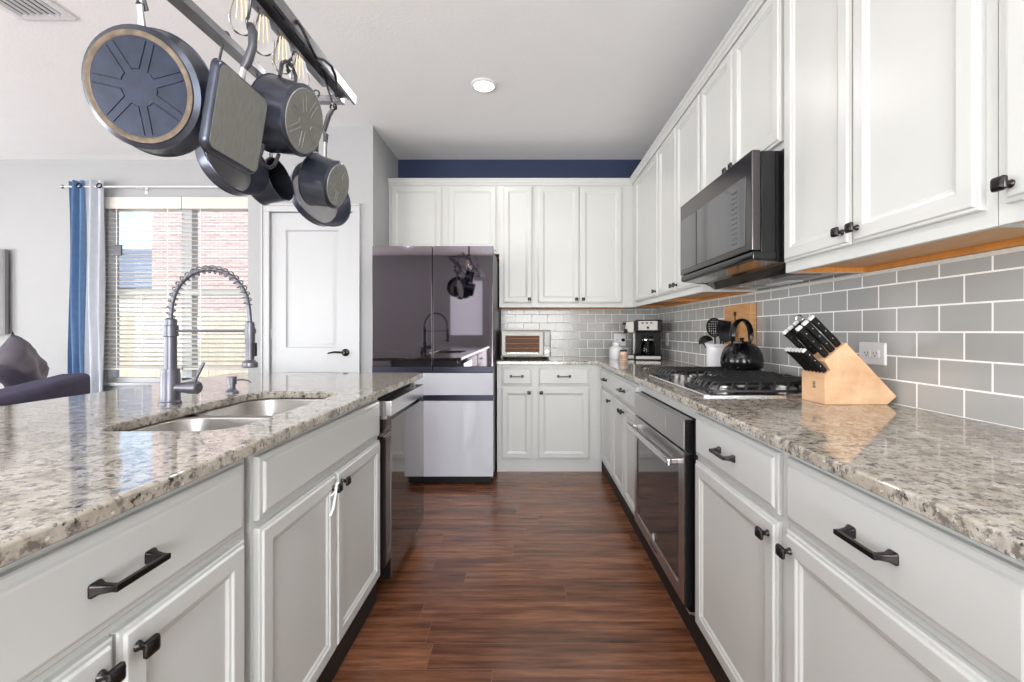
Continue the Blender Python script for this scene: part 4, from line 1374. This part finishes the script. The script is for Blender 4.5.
for i in range(7):
    xx = -vw + .052 + i * .033
    s.box(-.002, .002, -vl + .034, vl - .034, -.011, .011, mat=Matrix.Translation((xx, 0, -.009)) @ Matrix.Rotation(R(38), 4, 'Y') @ Matrix.Diagonal((1, 1, .6, 1)))
s.build('slats', M['white_plastic'], t, smooth=0)

# ------------------------------------------------------------------ pot rack
def rz(y):
    return 1.954 + .06 * (y - 1.07)
t = thing('pot_rack', 'long metal pot rack frame hanging over the island', 'pot rack', (-.73, 1.0, 1.95))
def yw(x, y):
    return x - .03 * (y - 1.0)
def beam(x0, x1, y0, y1, h, dz=0.0):
    m = MB()
    m.loft([[(yw(x0, y), y, rz(y) + dz), (yw(x1, y), y, rz(y) + dz), (yw(x1, y), y, rz(y) + dz + h), (yw(x0, y), y, rz(y) + dz + h)] for y in (y0, y1)])
    return m
RY0, RY1 = .38, 1.64
local(beam(-.865, -.828, RY0, RY1, .022), 'rail', M['rack_metal'], t, 0)
# wide slotted channel rail
ch = MB()
ch.loft([[(yw(q, y), y, rz(y) + w_) for q, w_ in ((-.66, 0), (-.650, 0), (-.650, .026), (-.618, .026), (-.618, 0), (-.608, 0), (-.608, .032), (-.66, .032))] for y in (RY0, RY1)])
local(ch, 'channel_rail', M['rack_metal'], t, 0)
for i in range(11):
    y = RY0 + .06 + i * .115
    local(MB().box(yw(-.639, y), yw(-.629, y), y, y + .05, rz(y) + .0222, rz(y) + .0265), 'slot', M['black_rubber'], t, 0)
for y in (RY0, RY1 - .028):
    local(MB().box(yw(-.828, y) - .001, yw(-.66, y) + .001, y, y + .028, rz(y) + .002, rz(y) + .024), 'crossbar', M['rack_metal'], t, 0)
local(beam(-.72, -.70, RY0 + .03, RY1 - .03, .010, .052), 'lamp_bar', M['rack_metal'], t, 0)
local(MB().box(-.828, -.66, .985, 1.013, 1.960, 1.980).box(-.73, -.69, .985, 1.015, 1.98, 2.02), 'crossbar', M['rack_metal'], t, 0)
local(MB().tube([(-.735, 1.0, 1.978), (-.735, 1.0, ZCEIL)], .010, 12).lathe(((.001, 0), (.06, 0), (.05, -.02), (.001, -.022)), Matrix.Translation((-.735, 1.0, ZCEIL - .0005)), 24), 'hanging_stem', M['rack_metal'], t)

# bulbs strung along the rack
t = thing('edison_bulb', 'clear pear shaped filament bulb nearest the camera on the pot rack', 'light bulb', (-.70, 1.10, 1.985), 0, 'filament bulbs hanging on the pot rack')
MB().lathe(((.001, .066), (.014, .066), (.015, .06), (.015, .028), (.013, .022), (.001, .022)), None, 16).build('socket', M['bronze'], t)
MB().lathe(((.011, .022), (.0125, .008), (.021, -.028), (.0275, -.055), (.026, -.072), (.017, -.086), (.001, -.092)), None, 24, True, True).build('glass', M['bulb_glass'], t)
fl = MB()
for i in range(6):
    a = 2 * math.pi * i / 6
    fl.tube([(.006 * math.cos(a), .006 * math.sin(a), .010), (.010 * math.cos(a), .010 * math.sin(a), -.055)], .0009, 5)
fl.build('filament', M['filament'], t)
bulb0 = t
for i, (y, l) in enumerate(((1.185, 'clear filament bulb on the pot rack, second from the camera'), (1.28, 'clear filament bulb on the pot rack beside the large saucepan'), (1.375, 'clear filament bulb furthest along the pot rack behind the large saucepan'))):
    dup(bulb0, (-.70, y, rz(y) + .022), None, l)
bulb0.location = (-.70, 1.095, rz(1.095) + .022)

# S hooks
def s_hook(label, top, bot, mat='hook', side=(0, 1, 0)):
    """top: point on the rail, bot: point of the load"""
    top, bot = Vector(top), Vector(bot)
    t = MB()
    s = Vector(side)
    d = (top - bot).normalized()
    r = .014
    pts = []
    for i in range(11):
        a = R(-40 + 220 * i / 10)
        pts.append(top + s * (r * math.cos(a)) + d * (r * math.sin(a)) + s * r * .0)
    pts = [p for p in pts]
    low = []
    for i in range(11):
        a = R(180 - 40 + 220 * i / 10) 
        low.append(bot + s * (r * math.cos(a)) + d * (r * math.sin(a)))
    # upper bend ends at -s side; lower bend starts at -s side
    pts = pts + [top.lerp(bot, .35) - s * r * .6, top.lerp(bot, .65) - s * r * .6]
    t.tube(pts + low[0:], .0033, 8)
    o = t.build('s_hook', M[mat], loc=tuple(top))
    tag(o, label, 'hook', 'hooks on the pot rack')
    return o

# ------------------------------------------------------------------ pans
HANG = {}
def pan(label, center, phi, tau, Rr, Rb, depth, handle, base_mat='pan_worn', inside='pan_inside', star=True, name='saucepan', roll=0.0, ring=False, spokes=7):
    """center: rim-plane centre if handle... local z runs from base (0) to rim (depth); local +y is up. phi: heading of the base's outward normal, tau: lean"""
    n = Vector((math.sin(R(phi)) * math.cos(R(tau)), -math.cos(R(phi)) * math.cos(R(tau)), -math.sin(R(tau))))
    z = -n
    up = Vector((0, 0, 1))
    y = (up - z * up.dot(z)).normalized()
    x = y.cross(z)
    rot = Matrix((x, y, z)).transposed().to_4x4()
    rot = rot @ Matrix.Rotation(R(roll), 4, 'Z')
    t = thing(name, label, 'pan', center)
    t.rotation_mode = 'XYZ'
    t.rotation_euler = rot.to_euler()
    w = .0028
    e = min(.018, depth * .35)
    pr = [(Rb, 0.0), (Rb + (Rr - Rb) * .25 + e * .35, e * .35), (Rb + (Rr - Rb) * .55, e), (Rr, depth), (Rr + .0025, depth + .001), (Rr + .001, depth + .003), (Rr - .002, depth + .002), (Rb + (Rr - Rb) * .5 - w, e + .004), (Rb - .004, .004)]
    MB().lathe(pr, None, 48, False, False).build('wall', M['pan_blue'], t)
    MB().lathe(((Rb - .0038, .0042), (Rb * .6, .0038), (.001, .0036)), None, 48, False, True).build('inside', M[inside], t)
    ds = MB().lathe(((Rb, .0), (Rb * .985, -.0018), (.001, -.0018)), None, 48, False, True)
    disc = ds.build('base', M[base_mat], t)
    if ring:
        MB().lathe(((Rb * .99, -.0016), (Rb * .985, -.0028), (Rb * .90, -.0028), (Rb * .88, -.0016)), None, 48, False, False).build('rim_stain', M['pan_ring'], disc)
    if star:
        k = MB()
        rm = Rb * .84
        ri = Rb * .30
        for i in range(spokes):
            a0 = 2 * math.pi * i / spokes + .2
            a1 = a0 + 2 * math.pi / spokes
            am = (a0 + a1) / 2
            wv = Rb * .075
            p0 = Vector((ri * math.cos(a0), ri * math.sin(a0), 0)) + wv * Vector((-math.sin(a0), math.cos(a0), 0))
            p0o = Vector((rm * math.cos(a0), rm * math.sin(a0), 0)) + wv * Vector((-math.sin(a0), math.cos(a0), 0))
            p1 = Vector((ri * math.cos(a1), ri * math.sin(a1), 0)) - wv * Vector((-math.sin(a1), math.cos(a1), 0))
            p1o = Vector((rm * math.cos(a1), rm * math.sin(a1), 0)) - wv * Vector((-math.sin(a1), math.cos(a1), 0))
            pm = Vector((ri * 1.12 * math.cos(am), ri * 1.12 * math.sin(am), 0))
            dz = Vector((0, 0, -.0022))
            k.tube([p0o + dz, p0 * 1.06 + dz, pm + dz, p1 * 1.06 + dz, p1o + dz], Rb * .012, 6)
        k.build('star_ridges', M[base_mat], disc)
    kind, hl = handle
    if kind == 'stick':
        pts = [(0, Rr - .004, depth * .80), (0, Rr + .02, depth * .86), (0, Rr + .055, depth * .95)]
        MB().tube(pts, [.009, .008, .008], 10, flat=.5).build('bracket', M['steel_bright'], t)
        pts = [(0, Rr + .045, depth * .93), (0, Rr + .07, depth * .98), (0, Rr + .5 * hl, depth + .008), (0, Rr + hl * .85, depth + .004), (0, Rr + hl, depth - .004)]
        h = MB().tube(pts, [.009, .011, .0095, .010, .008], 12, flat=.7).build('handle', M['handle_grey'], t)
        MB().tube([(-.005 * 0, Rr + hl + .008 + .010 * math.sin(R(q)), depth - .004 + .010 * math.cos(R(q))) for q in range(0, 360, 30)], .003, 8, closed=True).build('hanging_loop', M['black_plastic'], h)
    elif kind == 'loop':
        for s in (1, -1):
            pts = [(-.035, s * (Rr - .006), depth * .82), (-.033, s * (Rr + hl * .7), depth * .86), (-.018, s * (Rr + hl), depth * .88), (.018, s * (Rr + hl), depth * .88), (.033, s * (Rr + hl * .7), depth * .86), (.035, s * (Rr - .006), depth * .82)]
            MB().tube(pts, .0055, 10).build('loop_handle', M['handle_grey'], t)
    t['hang'] = 1
    HANG[t.name] = (Matrix.Translation(center) @ rot) @ (Vector((0, Rr + hl + .016, depth - .004)) if kind == 'stick' else Vector((0, Rr + hl, depth * .88)))
    del t['hang']
    return t
# big skillet, base to the camera
LEFT, SLOT = -.8465, -.652
hung = [
    (pan('large dark blue frying pan with a star base hanging nearest the camera', (-.868, 1.0, 1.702), 2, 14, .137, .118, .050, ('stick', .075), 'pan_navy', name='frying_pan', ring=True, spokes=7), LEFT, 'grey hook on the rail holding the large frying pan'),
    (pan('frying pan with its light inside showing behind the square griddle', (-.852, 1.262, 1.624), -108, 14, .097, .078, .046, ('stick', .155), name='frying_pan'), LEFT, 'thin dark hook on the rail just above the square griddle corner'),
    (pan('large saucepan with a scuffed star base beside the bulbs', (-.645, 1.298, 1.766), 86, 14, .105, .089, .098, ('loop', .045)), SLOT, 'hook on the slotted rail carrying the large saucepan'),
    (pan('deep navy saucepan showing its dark inside between griddle and pantry door', (-.864, 1.426, 1.624), -93, 12, .067, .058, .078, ('stick', .20), inside='pan_inside_dark'), LEFT, 'hook on the narrow rail carrying the deep navy saucepan'),
    (pan('small grey saucepan hanging at the far end of the rack', (-.615, 1.455, 1.632), 86, 14, .082, .066, .082, ('stick', .155)), SLOT, 'hook on the slotted rail carrying the small saucepan'),
    (pan('shallow grey frying pan behind the small saucepan', (-.76, 1.60, 1.632), -118, 12, .116, .094, .045, ('stick', .17), name='frying_pan'), -.745, 'hook on the crossbar carrying the shallow grey frying pan'),
]
# square griddle, base towards the aisle
t = thing('griddle_pan', 'square grey griddle pan hanging by its handle from the rack', 'pan', (-.70, 1.09, 1.668))
m = Matrix.Translation((-.70, 1.09, 1.668)) @ Matrix.Rotation(R(9), 4, 'Y')
def G(y, z, x):
    return m @ Vector((x, y, z))
lo = []
for ins, x, r in ((.008, .0, .020), (.005, -.001, .022), (.001, -.006, .024), (.0, -.014, .024), (-.002, -.016, .025), (.002, -.016, .022), (.006, -.008, .02), (.012, -.003, .018)):
    lo.append([G(y, z, x) for y, z in rrect(-.097 + ins, .097 - ins, -.104 + ins, .104 - ins, r, 5)])
local(MB().loft(lo, False, True), 'body', M['pan_blue'], t)
local(MB().loft([[G(y, z, x) for y, z in rrect(-.0885, .0885, -.0955, .0955, .018, 5)] for x in (-.001, .0015)]), 'base', M['pan_worn'], t)
local(MB().tube([G(0, .100, -.014), G(0, .118, -.014), G(0, .135, -.012)], [.009, .008, .008], 10), 'bracket', M['steel_bright'], t)
local(MB().tube([G(0, .130, -.013), G(.0, .145, -.006), G(-.004, .185, .004), G(-.006, .22, .0), G(-.004, .236, -.010)], [.008, .0105, .010, .0105, .008], 12), 'handle', M['handle_grey'], t)

for p, rx, lb in hung:
    e = HANG[p.name]
    yy = min(e.y, RY1 - .014)
    s_hook(lb, (yw(rx, yy), yy, rz(yy) + .026), e, side=(1, 0, 0) if rx == -.745 else (0, 1, 0))
e = G(-.004, .236, -.010)
s_hook('hook on the slotted rail carrying the square griddle handle', (SLOT, 1.07, rz(1.07) + .032), e)
# black flexible cord looping over the far end of the rack
pts = [(-.613, 1.19, 1.985), (-.600, 1.192, 1.965), (-.588, 1.205, 1.932), (-.585, 1.238, 1.915), (-.588, 1.294, 1.943), (-.59, 1.347, 1.957), (-.59, 1.375, 1.945), (-.592, 1.385, 1.93), (-.592, 1.385, 1.885)]
o = MB().tube(pts, .004, 8).build('flexible_cable', M['black_plastic'])
tag(o, 'black cable looping over the far end of the pot rack', 'cable')

# ------------------------------------------------------------------ living room: sofa, pillow, television, bench
t = thing('sofa', 'navy velvet sofa with its back towards the island', 'sofa', (-3.16, 2.72, 0), math.atan2(-.839, .544))
# local x runs along the back towards the camera, local +y ... the seat lies at -y
def sb(x0, x1, y0, y1, z0, z1, bev, nm, par=None):
    return MB().box(x0, x1, y0, y1, z0, z1, bev, 4).build(nm, M['sofa'], par or t, smooth=60)
sb(-.95, .95, -.02, .18, .10, .82, .04, 'backrest')
sb(-.95, -.75, -.88, -.02, .10, .57, .05, 'arm')
sb(.75, .95, -.88, -.02, .10, .57, .05, 'arm')
sb(-.75, .75, -.86, -.02, .10, .30, .02, 'seat_base')
sb(-.745, -.005, -.88, -.02, .301, .46, .05, 'seat_cushion')
sb(.005, .745, -.88, -.02, .301, .46, .05, 'seat_cushion')
for x in (-.88, .88):
    for y in (-.80, .10):
        MB().lathe(((.001, 0), (.02, 0), (.028, .1), (.001, .1)), Matrix.Translation((x, y, 0)), 12).build('leg', M['toe_dark'], t)
sofa = t
def pillow(label, lx, ly, lz, size, lean, turn, mat):
    m = Matrix.LocRotScale(sofa.location, sofa.rotation_euler, None) @ Matrix.Translation((lx, ly, lz)) @ Matrix.Rotation(R(turn), 4, 'Z') @ Matrix.Rotation(R(lean), 4, 'X') @ Matrix.Rotation(R(38), 4, 'Y')
    k = MB()
    n = 12
    def surf(s):
        g = []
        for i in range(n + 1):
            row = []
            for j in range(n + 1):
                u, v = i / n * 2 - 1, j / n * 2 - 1
                pin = 1 - .10 * (u * u * v * v) * 0
                edge = (1 - u ** 4) * (1 - v ** 4)
                cr = .010 * math.sin(6 * u + 3 * v) + .008 * math.sin(9 * v - 4 * u * u)
                px = u * size / 2 * (1 - .10 * (1 - v * v) * abs(u))
                pz = v * size / 2 * (1 - .10 * (1 - u * u) * abs(v))
                row.append(m @ Vector((px, s * (.09 * edge ** .6 + cr * edge), pz)))
            g.append(row)
        return g
    for s in (1, -1):
        g = surf(s)
        V_ = [[k.bm.verts.new(p) for p in row] for row in g]
        for i in range(n):
            for j in range(n):
                k.face([V_[i][j], V_[i + 1][j], V_[i + 1][j + 1], V_[i][j + 1]])
    bmesh.ops.remove_doubles(k.bm, verts=k.bm.verts, dist=1e-5)
    o = k.build('throw_pillow', mat, smooth=70, loc=tuple(m.translation))
    tag(o, label, 'pillow')
pillow('rumpled grey satin pillow leaning over the sofa back', -.80, -.17, .865, .43, 12, -6, M['pillow'])

t = thing('television', 'dark grey television screen on the living room wall', 'television', (-5.45, YW - .05, 1.52))
local(MB().box(-6.05, -4.90, YW - .065, YW - .03, 1.125, 1.925, .004), 'casing', M['tv'], t)
local(MB().box(-6.04, -4.91, YW - .067, YW - .064, 1.14, 1.915), 'screen', M['tv'], t, 0)
local(MB().box(-5.7, -5.2, YW - .031, YW - .001, 1.35, 1.7), 'wall_bracket', M['black_plastic'], t, 0)

t = thing('bench', 'low grey upholstered bench below the window sill', 'bench', (-3.3, 3.98, 0))
local(MB().box(-3.84, -2.62, 3.76, 4.09, .34, .60, .03, 3), 'seat', M['bench'], t, 60)
for x in (-3.76, -2.7):
    for y in (3.82, 4.03):
        local(MB().box(x - .02, x + .02, y - .02, y + .02, 0, .345, .003), 'leg', M['toe_dark'], t)
